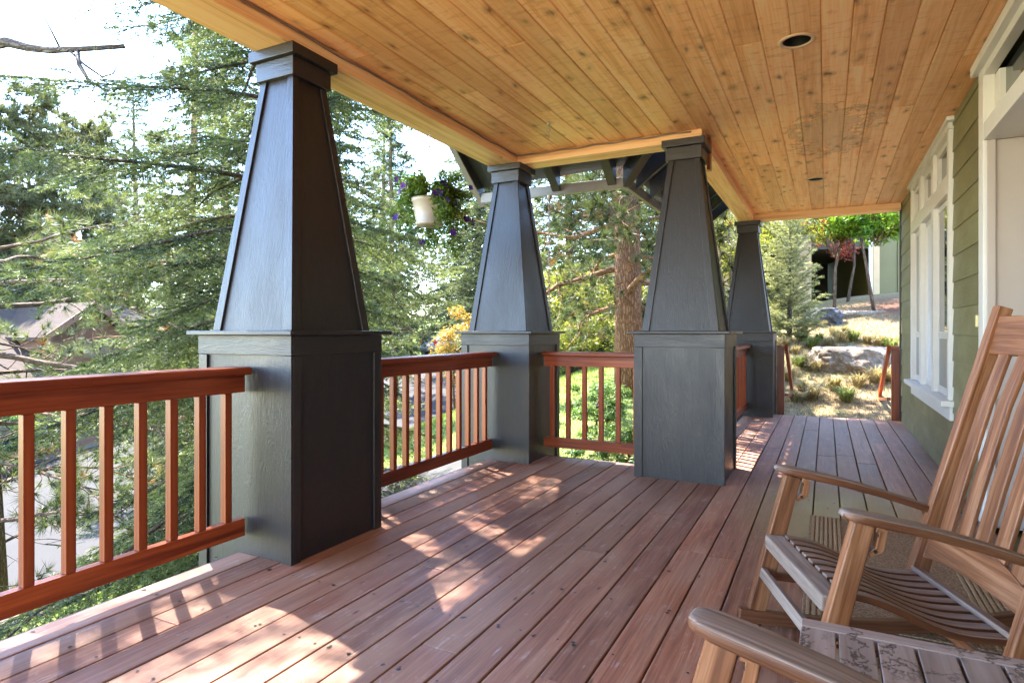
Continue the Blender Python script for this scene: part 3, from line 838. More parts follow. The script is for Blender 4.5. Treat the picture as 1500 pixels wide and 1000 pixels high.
# ------------------------------------------------------------------ railings
def railing(label, p0, p1, pos, nb_extra=None):
    """p0,p1 ends (x,y); pos: positions of balusters as fraction or list of distances"""
    p0 = Vector((*p0, 0)); p1 = Vector((*p1, 0)); L = (p1 - p0).length
    t = thing('porch_railing', label, 'railing', p0, math.atan2(p1.y - p0.y, p1.x - p0.x), 'red stained railings between the columns')
    mb = MB(); mb.box(0, L, -.07, .07, .892, .930, 0); mb.build('top_rail', M['rail'], t, .009, seg=3)
    mb = MB(); mb.box(.004, L - .004, -.021, .021, .805, .891, 0); mb.build('sub_rail', M['rail'], t, .003)
    mb = MB(); mb.box(.004, L - .004, -.021, .021, .100, .186, 0); mb.build('bottom_rail', M['rail'], t, .003)
    proto = None
    for d in pos:
        if proto is None:
            mb = MB(); mb.box(-.018, .018, -.018, .018, .187, .804, 2); proto = mb.build('baluster', M['rail'], t, .002); proto.location = (d, 0, 0)
        else:
            c = proto.copy(); COL.objects.link(c); c.parent = t; c.location = (d, 0, 0)
    return t
RXL = -2.565
railing('red railing in the left foreground, ending at the nearest column', (RXL, -1.2), (RXL, 2.098), [3.298 - .095 - .138 * i for i in range(23)])
railing('red railing between the nearest column and the corner column', (RXL, 2.762), (RXL, 4.612), [.11 + .1365 * i for i in range(13)])
railing('red cross railing in front of the green lawn', (-2.198, 4.93), (-1.307, 4.93), [.075 + .148 * i for i in range(6)])
railing('short red railing leading to the farthest column', (-.935, 5.262), (-.935, 8.548), [.12 + .138 * i for i in range(23)])

def stair_rail(label, X, sg):
    t = thing('stair_railing', label, 'stair railing', (X, 8.99, 0), 0, 'handrails of the deck steps')
    mb = MB(); mb.box(-.045, .045, 0, .09, -.35, .88, 2); mb.build('post', M['rail'], t, .004)
    hx_ = sg * .075
    mb = MB(); mb.box(min(hx_ - .02 * sg, -.045 * sg), max(hx_ - .02 * sg, -.045 * sg), -.012, .10, .881, .922, 1) if sg > 0 else mb.box(min(-.045 * sg, hx_ + .02), max(.045, hx_ - .02), -.012, .10, .881, .922, 1)
    mb.build('post_cap', M['rail'], t, .003)
    mb = MB(); mb.bar((hx_, -.01, .895), (hx_, 1.50, .175), .042, .085); mb.build('handrail', M['rail'], t, .004)
    mb = MB(); mb.bar((hx_, -.01, .262), (hx_, 1.46, .115), .042, .04); mb.build('lower_rail', M['rail'], t, .003)
    mb = MB(); mb.box(hx_ - .021, hx_ + .021, 1.50, 1.585, -.6, .20, 2); mb.build('post', M['rail'], t, .004)
stair_rail('red stair handrail against the house corner', .775, -1)
stair_rail('red stair handrail beside the farthest column', -.545, 1)
mb = MB(); mb.box(-.9, .8, 8.98, 9.30, -.40, -.19, 0); mb.box(-.9, .8, 9.31, 9.62, -.55, -.37, 0)
tag(mb.build('deck_steps', M['deck'], None, .004), 'two low wooden steps below the deck end', 'steps')

# ------------------------------------------------------------------ cable, hooks, chain
mb = MB(); path = []
for i in range(60):
    y = -2.0 + i * 6.85 / 59
    path.append((-2.43 + .006 * math.sin(i * 1.7), y, ZC - .010 + .004 * math.sin(i * .9)))
for i in range(1, 28): path.append((-2.43 + i * 1.5 / 27, 4.862 + .004 * math.sin(i * 1.3), ZC - .010 + .004 * math.sin(i * 1.1)))
mb.tube(path, [.0065] * len(path), 6)
tag(mb.build('cable', M['cable'], None, smooth=True), 'thin grey cable running along the beam edge under the ceiling', 'cable')
def hook(loc, label):
    t = thing('ceiling_hook', label, 'hook', loc)
    mb = MB(); mb.lathe([(0.0001, 0), (.016, 0), (.014, -.006), (.0001, -.006)], (0, 0, 0), 12); mb.build('plate', M['steel'], t)
    pts = [(0, 0, 0), (0, 0, -.03)] + [(.014 * math.sin(a) , 0, -.044 + .014 * math.cos(a)) for a in np.linspace(0, 4.6, 14)]
    mb = MB(); mb.tube(pts, [.0028] * len(pts), 6); mb.build('hook_wire', M['steel'], t, smooth=True)
    pts = [(0, 0, -.056), (.006, 0, -.085), (-.004, 0, -.11)]
    mb = MB(); mb.tube(pts, [.002] * 3, 5); mb.build('clip', M['steel'], t)
hook((-1.86, 4.24, ZC), 'small empty steel hook screwed into the cedar ceiling')
mb = MB()
zt = 2.44; k = 0
ch = thing('rain_chain', 'dark rain chain hanging from the gutter right of corner column', 'chain', (-2.46, 5.63, 0))
mb.lathe([(.030, 2.455), (.026, 2.43), (.012, 2.40)], (0, 0, 0), 12); mb.build('chain_cup', M['steel'], ch, smooth=True)
mb = MB(); z = 2.41
while z > -.8:
    pts = []
    for a in np.linspace(0, 2 * math.pi, 13):
        c_, s_ = math.cos(a) * .011, math.sin(a) * .024
        pts.append((c_, 0, z - .024 + s_) if k % 2 else (0, c_, z - .024 + s_))
    mb.tube(pts, [.0035] * 13, 5, cap=False); z -= .038; k += 1
mb.build('chain_links', M['cable'], ch)['kind'] = 'stuff'

# ------------------------------------------------------------------ foliage generators (numpy)
def frames(d):
    d = d / np.linalg.norm(d, axis=1, keepdims=True)
    up = np.zeros_like(d); up[:, 2] = 1
    bad = np.abs(d[:, 2]) > .97; up[bad] = (1, 0, 0)
    s = np.cross(d, up); s /= np.linalg.norm(s, axis=1, keepdims=True)
    u = np.cross(s, d)
    return d, s, u

def needle_template(n, ln, wd, lo, hi, flat=.55, seed=0, clump=False):
    """n needle triangles round a unit twig along x; returns (n*3,3)"""
    g = np.random.default_rng(seed)
    t = g.uniform(0, 1, n) if not clump else g.uniform(.75, 1.0, n)
    a = g.uniform(0, 2 * np.pi, n)
    th = g.uniform(lo, hi, n)
    L = ln * g.uniform(.75, 1.15, n)
    r = np.stack([np.zeros(n), np.cos(a), np.sin(a) * flat], 1)
    d = np.stack([np.cos(th), np.zeros(n), np.zeros(n)], 1) + r * np.sin(th)[:, None]
    base = np.stack([t, np.zeros(n), np.zeros(n)], 1)
    w_ = np.cross(d, g.normal(size=(n, 3))); w_ /= np.linalg.norm(w_, axis=1, keepdims=True)
    return base, d * L[:, None], w_ * wd / 2

def place_needles(P, Dv, Ls, templ):
    """twigs: P base (m,3), Dv dirs, Ls lengths; returns verts"""
    d, s, u = frames(Dv)
    m = len(P); out = []
    vs = np.random.default_rng(5).integers(0, len(templ), m)
    tints = []
    res = np.empty((m, len(templ[0][0]), 3, 3), dtype=np.float32)
    for k, (b, dl, wv) in enumerate(templ):
        I = np.where(vs == k)[0]
        if not len(I): continue
        B = np.stack([d[I], s[I], u[I]], 1)     # rows: local axes
        bb = (b[None] * Ls[I][:, None, None]) @ B + P[I][:, None]
        dd = dl @ B; ww = wv @ B
        res[I, :, 0] = bb - ww; res[I, :, 1] = bb + ww; res[I, :, 2] = bb + dd
    return res

FIR_T = [needle_template(17, .043, .0088, .6, 1.15, .5, k) for k in range(6)]
FARFIR_T = [needle_template(13, .15, .030, .5, 1.2, .6, 20 + k) for k in range(6)]
PINE_T = [needle_template(40, .17, .0070, .25, 1.35, 1.0, 40 + k, True) for k in range(6)]
FARPINE_T = [needle_template(18, .30, .028, .2, 1.5, 1.0, 60 + k, True) for k in range(6)]

BIGPINE_T = [needle_template(18, .42, .042, .2, 1.4, 1.0, 80 + k, True) for k in range(6)]

def fir_tree(name, label, base, H, zlo, rmax, nbr, templ, mat, bark, seed, r0, tw=.11, step=.09, sec=.30, droop=.28, power=.75, group=None, trunk=True, azr=None, dense_below=99, limbs=True, e_range=(.25, -.15)):
    g = np.random.default_rng(seed)
    t = thing(name, label, 'tree', base, 0, group)
    mb = MB()
    lean = g.normal(0, .02, 2)
    pts = [(lean[0] * h, lean[1] * h, h) for h in np.linspace(-.3, H, 9)]
    mb.tube(pts, [max(.012, r0 * (1 - .95 * i / 8)) * (1.25 if i == 0 else 1) for i in range(9)], 12)
    TP, TD, TL, TT = [], [], [], []
    for i in range(nbr):
        q = (i + g.uniform(0, 1)) / nbr
        h = zlo + (H - zlo) * q ** 1.15
        a = i * 2.39996 + g.normal(0, .25) if azr is None else g.uniform(*azr)
        L = rmax * max(.06, (1 - (h - zlo) / (H - zlo * .8))) ** power * g.uniform(.72, 1.1)
        if L < .25: L = .25
        if dense_below < 99:
            if math.cos(a) > .2: L *= .70
            if h > 7.2: L *= 1.12
            lat = math.cos(a) * CT + math.sin(a) * ST
            if 5.0 < h < 7.2 and lat < -.3: L = min(L, 1.75 / -lat)
            if h < 3.1 and lat > .3: L = min(L, (1.35 if h > 1.5 else 1.8) / lat)
        e0 = e_range[0] * q + e_range[1] * (1 - q) + g.normal(0, .07)
        ns = 9; ss = np.linspace(0, 1, ns)
        rad = ss * L
        zz = rad * math.tan(e0) - droop * L * ss ** 1.6 + droop * .75 * L * np.clip(ss - .55, 0, 1) ** 1.5
        wig = g.normal(0, .02 * L, ns) * ss
        px = lean[0] * h + rad * math.cos(a) - wig * math.sin(a); py = lean[1] * h + rad * math.sin(a) + wig * math.cos(a)
        pz = h + zz
        B = np.stack([px, py, pz], 1)
        if limbs: mb.tube([tuple(p) for p in B], [max(.004, .011 * L * (1 - .93 * s_)) for s_ in ss], 5, cap=False)
        st = step * (1 if h < dense_below else 2.2)
        m = max(4, int(L / st))
        s1 = np.linspace(.16, 1.0, m)
        base_p = np.stack([np.interp(s1, ss, B[:, k]) for k in range(3)], 1)
        tan = np.stack([np.interp(s1, ss, np.gradient(B[:, k])) for k in range(3)], 1)
        tan /= np.linalg.norm(tan, axis=1, keepdims=True)
        side = np.cross(tan, np.array([0, 0, 1.0])); side /= np.linalg.norm(side, axis=1, keepdims=True)
        for sg in (-1, 1):
            ang = g.uniform(.75, 1.1, m)
            dv = tan * np.cos(ang)[:, None] + side * (sg * np.sin(ang))[:, None]
            dv[:, 2] += g.normal(-.10, .16, m)
            dv /= np.linalg.norm(dv, axis=1, keepdims=True)
            sl_ = np.minimum(L * sec * (1.15 - s1) * g.uniform(.5, 1.25, m) + tw, 1.2)
            npc = np.maximum(1, (sl_ / tw).astype(int))
            rep = np.repeat(np.arange(m), npc)
            k = np.concatenate([np.arange(n_) for n_ in npc])
            p = base_p[rep] + dv[rep] * (k * tw)[:, None]
            p[:, 2] -= .35 * (k * tw) ** 2
            dd = dv[rep].copy(); dd[:, 2] -= .5 * k * tw; dd += g.normal(0, .1, dd.shape)
            TP.append(p); TD.append(dd); TL.append(np.full(len(p), tw * 1.1))
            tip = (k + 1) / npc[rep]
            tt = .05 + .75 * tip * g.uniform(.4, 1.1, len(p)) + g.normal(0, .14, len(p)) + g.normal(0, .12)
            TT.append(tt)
            # tertiary
            for sg2 in (-1, 1):
                keep = g.random(len(p)) < .8
                pp = p[keep] + dd[keep] * (g.uniform(0, tw, keep.sum()))[:, None]
                d3 = dd[keep] * .75 + np.cross(dd[keep], np.array([0, 0, 1.0])) * sg2 * .75
                d3[:, 2] += g.normal(-.08, .15, len(d3))
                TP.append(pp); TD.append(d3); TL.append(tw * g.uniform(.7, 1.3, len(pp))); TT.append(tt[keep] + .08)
        # leader along branch tip
        TP.append(base_p); TD.append(tan); TL.append(np.full(m, max(tw, L / m))); TT.append(np.full(m, .35))
    if trunk: mb.build('trunk', bark, t, smooth=True)
    P = np.concatenate(TP); Dv = np.concatenate(TD); Ls = np.concatenate(TL); T = np.concatenate(TT)
    V = place_needles(P, Dv, Ls, templ)
    n = V.shape[1]
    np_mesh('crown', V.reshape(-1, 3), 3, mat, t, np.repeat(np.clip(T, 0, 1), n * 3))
    return t, len(P) * n

def curly(g, p, d, L, n, wob, grav=0.0):
    pts = [Vector(p)]; d = Vector(d).normalized()
    for i in range(n):
        d = (d + Vector((g.normal(0, wob), g.normal(0, wob), g.normal(0, wob) + grav))).normalized()
        pts.append(pts[-1] + d * (L / n))
    return pts

def pine_tree(name, label, base, H, zlo, rmax, nbr, templ, mat, bark, seed, r0, twig=.12, per=26, group=None, subs=3.2, taper=.75, up=.15, wob=.22, dead=0, skip=None):
    g = np.random.default_rng(seed)
    t = thing(name, label, 'tree', base, 0, group)
    mb = MB(); lean = g.normal(0, .015, 2)
    hs = np.linspace(-.4, H, 10)
    mb.tube([(lean[0] * h + g.normal(0, .02), lean[1] * h + g.normal(0, .02), h) for h in hs],
            [r0 * (1.3 if i == 0 else 1) * (1 - taper * i / 9) for i in range(10)], 16)
    P, Dv, T = [], [], []
    for i in range(nbr):
        q = (i + g.uniform(0, 1)) / nbr; h = zlo + (H - zlo) * q
        a = i * 2.39996 + g.normal(0, .3)
        L = rmax * (1 - .75 * q ** 1.5) * g.uniform(.6, 1.1)
        if skip and skip[0] < h < skip[1]: continue
        br = curly(g, (lean[0] * h, lean[1] * h, h), (math.cos(a), math.sin(a), up * (q * 2.2 - .5)), L, 9, wob * .6, -.02 + .05 * q)
        mb.tube(br, [max(.005, (.013 if skip else .022) * L * (1 - .88 * k / 9)) for k in range(10)], 6, cap=False)
        nsub = int(4 + L * subs)
        for j in range(nsub):
            k = int(g.integers(2, 10)); s0 = br[k]
            dd = (br[k] - br[k - 1]).normalized()
            d2 = (dd * .5 + Vector((g.normal(), g.normal(), g.normal() * .6 + .15)) * .6).normalized()
            l2 = L * g.uniform(.15, .38)
            sb = curly(g, s0, d2, l2, 5, wob, .06)
            mb.tube(sb, [.009, .008, .007, .006, .005, .004], 4, cap=False)
            for _ in range(max(2, per // 6)):
                m_ = int(g.integers(2, 6)); p = sb[m_]
                d3 = ((sb[m_] - sb[m_ - 1]).normalized() * .7 + Vector((g.normal(), g.normal(), g.normal() * .7 + .35)) * .55)
                P.append(p); Dv.append(d3); T.append(.2 + .6 * g.random())
        P.append(br[-1]); Dv.append(br[-1] - br[-2]); T.append(.6)
    mb.build('trunk', bark, t, smooth=True)
    P = np.array([tuple(p) for p in P]); Dv = np.array([tuple(p) for p in Dv]); T = np.array(T)
    keep = np.ones(len(P), bool)
    if dead:
        dm = g.random(len(P)) < dead; keep = ~dm
        V = place_needles(P[dm], Dv[dm], np.full(dm.sum(), twig), templ); n = V.shape[1]
        np_mesh('dry_needles', V.reshape(-1, 3), 3, M['dead_needles'], t, np.repeat(T[dm], n * 3))
    V = place_needles(P[keep], Dv[keep], np.full(keep.sum(), twig), templ); n = V.shape[1]
    np_mesh('crown', V.reshape(-1, 3), 3, mat, t, np.repeat(T[keep], n * 3))
    return t, mb

def leaf_cloud(centres, radii, n, size, g, drop=.0, flat=.6, shell=.5):
    """leaf quads (diamonds) spread through ellipsoid clumps; returns verts (N*4,3), tint"""
    ci = g.integers(0, len(centres), n)
    v = g.normal(size=(n, 3)); v /= np.linalg.norm(v, axis=1, keepdims=True)
    r = g.uniform(0, 1, n) ** shell
    p = centres[ci] + v * r[:, None] * radii[ci]
    nrm = v * .6 + g.normal(size=(n, 3)) * .6 + np.array([0, 0, .7]); nrm /= np.linalg.norm(nrm, axis=1, keepdims=True)
    a = np.cross(nrm, g.normal(size=(n, 3))); a /= np.linalg.norm(a, axis=1, keepdims=True)
    b = np.cross(nrm, a)
    s = size * g.uniform(.6, 1.25, n)[:, None]
    a = a * s; b = b * s * flat
    fold = nrm * s * .18
    V = np.stack([p - a, p - b * .5 + fold, p + a, p + b * .5 + fold], 1)
    ct = g.uniform(.1, .9, len(centres))
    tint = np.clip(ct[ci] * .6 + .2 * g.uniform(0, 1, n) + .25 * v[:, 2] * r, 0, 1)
    return V.reshape(-1, 3), np.repeat(tint, 4)

def leafy(name, label, cat, base, H, crown, nclump, clump_r, nleaf, size, mat, bark, seed, stems=1, stem_r=.04, group=None, flat=.6, squash=.6):
    """crown=(rx,ry,rz,zc)"""
    g = np.random.default_rng(seed)
    t = thing(name, label, cat, base, 0, group)
    rx, ry, rz, zc = crown
    v = g.normal(size=(nclump, 3)); v /= np.linalg.norm(v, axis=1, keepdims=True)
    c = v * (g.uniform(.15, 1, nclump) ** .45)[:, None] * np.array([rx, ry, rz]) + np.array([0, 0, zc])
    rad = clump_r * g.uniform(.55, 1.3, nclump)[:, None] * np.array([1, 1, squash])
    mb = MB()
    for s in range(stems):
        a = g.uniform(0, 6.28); rr = .12 * (stems > 1)
        p0 = (rr * math.cos(a), rr * math.sin(a), -.15)
        top = Vector((rx * .25 * math.cos(a), ry * .25 * math.sin(a), zc))
        mid = Vector(p0).lerp(top, .5) + Vector((g.normal(0, .06), g.normal(0, .06), 0))
        mb.tube([p0, mid, top], [stem_r * 1.2, stem_r * .9, stem_r * .55], 8)
    for k in range(0, nclump, 3):
        s0 = Vector((0, 0, zc * g.uniform(.6, .85))); e = Vector(c[k])
        m_ = s0.lerp(e, .5) + Vector((g.normal(0, .08), g.normal(0, .08), .06))
        mb.tube([s0, m_, e], [stem_r * .5, stem_r * .3, stem_r * .1], 5, cap=False)
    mb.build('trunk' if cat == 'tree' else 'stem', bark, t, smooth=True)
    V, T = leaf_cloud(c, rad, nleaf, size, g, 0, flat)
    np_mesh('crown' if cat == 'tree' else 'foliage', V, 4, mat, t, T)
    return t

def on(u, D, dz=0.0):
    x, y = at(u, D); return (x, y, gz(x, y) + dz)

# --- near fir behind the first column
fx, fy = -5.55, 5.05
fir_tree('fir_tree', 'big green fir tree close behind the nearest column with drooping branches', (fx, fy, gz(fx, fy)), 20, .2, 3.15, 176,
         FIR_T, M['fir'], M['bark_dark'], 3, .22, .11, .078, .36, .24, .75, dense_below=7.8)
# --- left pine
x_, y_ = at(-14, 8.0)
pine_tree('pine_tree', 'long needled pine at the left edge, in front of brown roof', (x_, y_, gz(x_, y_)), 20, .9, 3.2, 110, PINE_T, M['pine'], M['bark_dark'], 5, .17, .12, 34, dead=.05, skip=(5.2, 9.3))
# --- ponderosa behind the cross railing
x_, y_ = at(928, 10.2)
pine_tree('pine_tree', 'tall pine with thick orange trunk behind the cross railing', (x_, y_, gz(x_, y_)), 15, 1.35, 2.7, 84, PINE_T, M['pine'], M['bark_pine'], 8, .235, .12, 40, taper=.5, dead=.07, subs=6.0)
# --- dead tree just outside the left edge, its bare limb reaches into the sky
x_, y_ = at(-260, 8.0); zb = gz(x_, y_)
dt = thing('dead_tree', 'bare grey dead limb with twigs crossing the sky at upper left', 'tree', (x_, y_, zb))
g = np.random.default_rng(4); mb = MB()
mb.tube([(0, 0, -.3), (.05, 0, 3), (0, .06, 6), (.04, 0, 9.5)], [.2, .16, .12, .06], 12)
rt = Vector((CT, ST, 0)); fw = Vector((-ST, CT, 0))
def px(u, v, D): return Vector((*at(u, D), EYE + (486 - v) / F * D)) - Vector((x_, y_, zb))
limb = [px(-255, 130, 7.6), px(-120, 92, 7.5), px(-40, 72, 7.3), px(10, 62, 7.2), px(40, 70, 7.2), px(75, 74, 7.15), px(120, 72, 7.1), px(182, 68, 7.1)]
mb.tube(limb, [.09, .075, .065, .058, .046, .038, .032, .026], 9)
mb.tube([px(88, 71, 7.15), px(75, 45, 7.1), px(62, 20, 7.1)], [.015, .011, .006], 5)
tw_ = [px(113, 76, 7.1), px(116, 95, 7.0), px(130, 118, 7.0), px(150, 130, 7.0), px(163, 133, 7.0)]
mb.tube(tw_, [.030, .026, .019, .013, .008], 6)
mb.tube([px(103, 76, 7.1), px(125, 96, 7.0), px(150, 113, 7.0), px(166, 108, 7.0), px(173, 94, 7.0)], [.016, .015, .012, .010, .006], 5)
mb.tube([px(150, 113, 7.0), px(155, 128, 7.0)], [.005, .003], 4)
for k in range(26):      # curled dead twigs lower down
    h = g.uniform(2.6, 5.6); L = g.uniform(1.2, 2.9)
    br = curly(g, (0, 0, h), rt * g.uniform(.8, 1.2) + fw * g.normal(0, .35) + Vector((0, 0, g.normal(-.1, .25))), L + 1.2, 12, .2, .01)
    mb.tube(br, [.022 * (1 - .85 * j / 12) for j in range(13)], 5, cap=False)
    for _ in range(4):
        j = int(g.integers(4, 12)); sb = curly(g, br[j], (br[j] - br[j - 1]) + Vector((g.normal(), g.normal(), g.normal())) * .06, g.uniform(.4, .9), 7, .3, .03)
        mb.tube(sb, [.009, .008, .007, .006, .005, .004, .003, .002], 4, cap=False)
mb.build('trunk', M['bark_grey'], dt, smooth=True)

# --- trees beyond
BT = [  # u, depth, height, radius, kind, label
 (271, 21, 16, 3.4, 'p', 'pine with bare brown trunk left of the nearest column, before the brown roof'),
 (330, 15, 13, 3.0, 'f', 'dense conifer mostly hidden by the nearest column'),
 (120, 36, 15, 5.5, 'q', 'tall distant conifer above the brown roof gable'),
 (45, 33, 15.5, 5.5, 'q', 'bushy pine at the left edge of the photo, beyond the brown roof'),
 (205, 42, 20, 5.0, 'f', 'distant conifer rising above the dead limb tip'),
 (478, 15, 12, 2.0, 'f', 'grey green conifer just right of the nearest column'),
 (578, 30, 14, 3.2, 'p', 'slim pine whose dark trunk stands left of the parked van'),
 (560, 46, 20, 5.5, 'f', 'tall pale conifer behind the slim pine and the van'),
 (712, 24, 13, 2.6, 'f', 'feathery conifer behind the corner column, beside the orange leaved maple'),
 (700, 36, 18, 5.0, 'f', 'hazy conifer behind the corner column'),
 (840, 30, 17, 4.5, 'f', 'tall conifer left of the thick orange pine trunk'),
 (985, 26, 16, 4.0, 'f', 'conifer right of the thick orange pine trunk, behind the inner column'),
 (900, 44, 22, 6.0, 'f', 'farthest conifer between the corner column and the orange trunk'),
 (1080, 34, 18, 5.0, 'f', 'conifer seen between the inner and the farthest column'),
 (420, 48, 22, 6.0, 'f', 'tallest distant conifer behind the nearest column'),
 (-70, 30, 15, 5.0, 'q', 'conifer cut by the left edge of the photo'),
]
for i, (u, D, H, rr, kd, lab) in enumerate(BT):
    b = on(u, D)
    if kd == 'f':
        k_ = max(1.0, D / 24)
        fir_tree('fir_tree', lab, b, H, .6 if not (450 < u < 720 and D < 40) else 2.9, rr, int(110 + H * 4), FARFIR_T, M['pine_far'], M['bark_dark'], 30 + i, .018 * H, .26 * k_ ** .5, .32, .40, .25, .72, 'conifers beyond the porch', limbs=D < 30)
    elif kd == 'q':
        pine_tree('pine_tree', lab, b, H, 1.0, rr, 72, BIGPINE_T, M['pine_hazy'], M['bark_dark'], 30 + i, .012 * H, .3, 30, 'conifers beyond the porch', taper=.85, up=.35)
    else:
        pine_tree('pine_tree', lab, b, H, 3.2, rr * .8, 34, FARPINE_T, M['pine_far'], M['bark_pine'] if u == 271 else M['bark_dark'], 30 + i, .0125 * H, .2, 30, 'conifers beyond the porch', taper=.6)
SH = [
 ('leafy_shrub', 'tall yellow green shrub left of the orange pine trunk', 'shrub', 850, 15.0, 2.9, (1.5, 1.2, 1.15, 1.45), 40, .42, 9000, .055, 'lime', 4),
 ('leafy_shrub', 'yellow green shrub between inner column and farthest column', 'shrub', 1075, 15.5, 4.2, (1.5, 1.3, 1.7, 2.4), 46, .48, 10000, .06, 'lime', 4),
 ('maple_tree', 'small orange leaved maple in front of the parked van', 'tree', 674, 17, 3.6, (.75, .8, 1.35, 2.2), 30, .34, 4200, .05, 'orange_leaf', 2),
 ('leafy_shrub', 'pale shrub low behind the corner column', 'shrub', 760, 22, 2.5, (2.2, 1.4, 1.2, 1.2), 34, .5, 6000, .075, 'lime', 3),
 ('garden_bush', 'dark leafy bush growing below the cross railing', 'shrub', 872, 8.4, .7, (.55, .5, .32, .38), 22, .16, 3600, .032, 'bush', 5),
 ('garden_bush', 'low green ground shrub at the foot of the deck, under the cross railing', 'shrub', 900, 6.9, .5, (.6, .4, .18, .16), 20, .13, 2600, .028, 'bush', 5),
 ('maple_tree', 'bright green maple in front of the olive board building', 'tree', 1282, 13.2, 3.6, (1.5, 1.0, .72, 2.25), 46, .36, 6000, .08, 'green_leaf', 1),
 ('red_maple', 'red leaved Japanese maple with thin pale trunk on the slope', 'tree', 1240, 15.0, 3.0, (.95, .8, .8, 1.95), 34, .3, 3600, .05, 'red_leaf', 1),
 ('maple_tree', 'yellow green maple rising behind the silver juniper', 'tree', 1150, 18.0, 4.2, (2.0, 1.5, 1.4, 2.9), 44, .48, 8000, .07, 'lime', 2),
 ('maple_tree', 'small yellow green maple on the slope, left of the red maple', 'tree', 1222, 14.0, 3.0, (1.05, .8, .55, 2.0), 32, .34, 4600, .055, 'lime', 1),
 ('bush', 'round green bush beside the orange fence across the road', 'shrub', 36, 21.5, 2.0, (1.15, 1.1, .85, 1.25), 34, .38, 6000, .06, 'bush', 7),
 ('bush', 'small green bush at the foot of the orange fence', 'shrub', 10, 20.4, .8, (.5, .5, .3, .35), 14, .2, 1400, .05, 'bush', 4),
 ('bush', 'green bush against the beige wall across the road', 'shrub', 205, 24.5, 1.0, (1.3, .7, .4, .35), 18, .25, 2200, .06, 'bush', 4),
]
for i, (nm, lab, cat, u, D, H, cr, nc, cl, nl, sz, mt, stn) in enumerate(SH):
    leafy(nm, lab, cat, on(u, D), H, cr, nc, cl, nl, sz, M[mt], M['bark_dark'] if nm != 'red_maple' else M['bark_grey'], 70 + i, stn, .032 if cat == 'tree' else .02)
b = on(1156, 11.6)
fir_tree('juniper', 'silver green juniper on the slope beside the farthest column', b, 2.7, .05, .74, 95, [needle_template(14, .032, .008, .5, 1.2, 1.0, 90 + k) for k in range(6)], M['juniper'], M['bark_grey'], 77, .06, .075, .055, .34, -.25, .62, e_range=(.9, .25))
# distant wood closing the view
g = np.random.default_rng(9); cs = []; rs = []
for k in range(300):
    u = g.uniform(-700, 1900); D = g.uniform(58, 95); x_, y_ = at(u, D)
    cs.append((x_, y_, g.uniform(-2, 13) + 2)); q = g.uniform(2.2, 4.5); rs.append((q, q, q * 1.2))
V, T = leaf_cloud(np.array(cs), np.array(rs), 90000, .42, g)
o = np_mesh('distant_wood', V, 4, M['pine_far'], None, T)
tag(o, 'distant wood behind all other trees', None, None, 'stuff')

# --- grass
def blades(name, n, region, mat, hgt, wid, lab, wfn, clear=None, parent=None):
    g = np.random.default_rng(len(name) + n)
    x = g.uniform(region[0], region[1], n * 3); y = g.uniform(region[2], region[3], n * 3)
    k = g.random(n * 3) < wfn(x, y); x = x[k][:n]; y = y[k][:n]; n = len(x)
    z = ground_z(x, y)
    h = hgt * g.uniform(.5, 1.3, n); a = g.uniform(0, 6.28, n)
    tip = np.stack([x + h * g.normal(0, .4, n), y + h * g.normal(0, .4, n), z + h], 1)
    p = np.stack([x, y, z - .01], 1); ww = np.stack([np.cos(a), np.sin(a), 0 * a], 1) * wid / 2
    V = np.stack([p - ww, p + ww, tip], 1).reshape(-1, 3)
    o = np_mesh(name, V, 3, mat, parent, np.repeat(np.clip(g.uniform(0, 1, n), 0, 1), 3))
    if lab: tag(o, lab, None, None, 'stuff')
    return o
paved = lambda x, y: ((x > -8.1) & (x < -6.4) & (y < 5.7)) | ((y > 5.95) & (y < 7.65) & (x < -3.5)) | (x < RX1 + .1)
blades('grass', 110000, (-11.5, -1.8, -1, 20), M['lawn'], .06, .012, 'short bright green lawn grass below the porch', lambda x, y: lawn_w(x, y) * ~paved(x, y) * ~((x > -2.9) & (y < 5.2)))
blades('dry_grass', 60000, (-1.2, 6.5, 9.3, 16.5), M['straw'], .055, .009, 'flattened straw coloured dry grass on the slope', lambda x, y: .9 * (1 - lawn_w(x, y)) * (1 - mulch_w(x, y)))
def tuft_mesh(seed):
    g = np.random.default_rng(seed); n = 230
    a = g.uniform(0, 6.28, n); r = g.uniform(0, .07, n); x = r * np.cos(a); y = r * np.sin(a)
    L = g.uniform(.16, .36, n); out = g.uniform(.15, 1.0, n)
    P0 = np.stack([x, y, 0 * x - .03], 1); dirv = np.stack([np.cos(a), np.sin(a), 0 * a], 1)
    P1 = P0 + dirv * (L * out * .4)[:, None] + np.array([0, 0, 1]) * (L * .75)[:, None]
    P2 = P1 + dirv * (L * out * .55)[:, None] + np.array([0, 0, 1]) * (L * (.35 - .5 * out))[:, None]
    s = np.cross(dirv, [0, 0, 1]) * .0045
    V = np.concatenate([np.stack([P0 - s, P0 + s, P1 + s, P1 - s], 1), np.stack([P1 - s, P1 + s, P2 + s * .2, P2 - s * .2], 1)])
    return V.reshape(-1, 3), np.repeat(np.tile(np.clip(1 - (g.uniform(0, .9, n)), 0, 1), 2), 4)
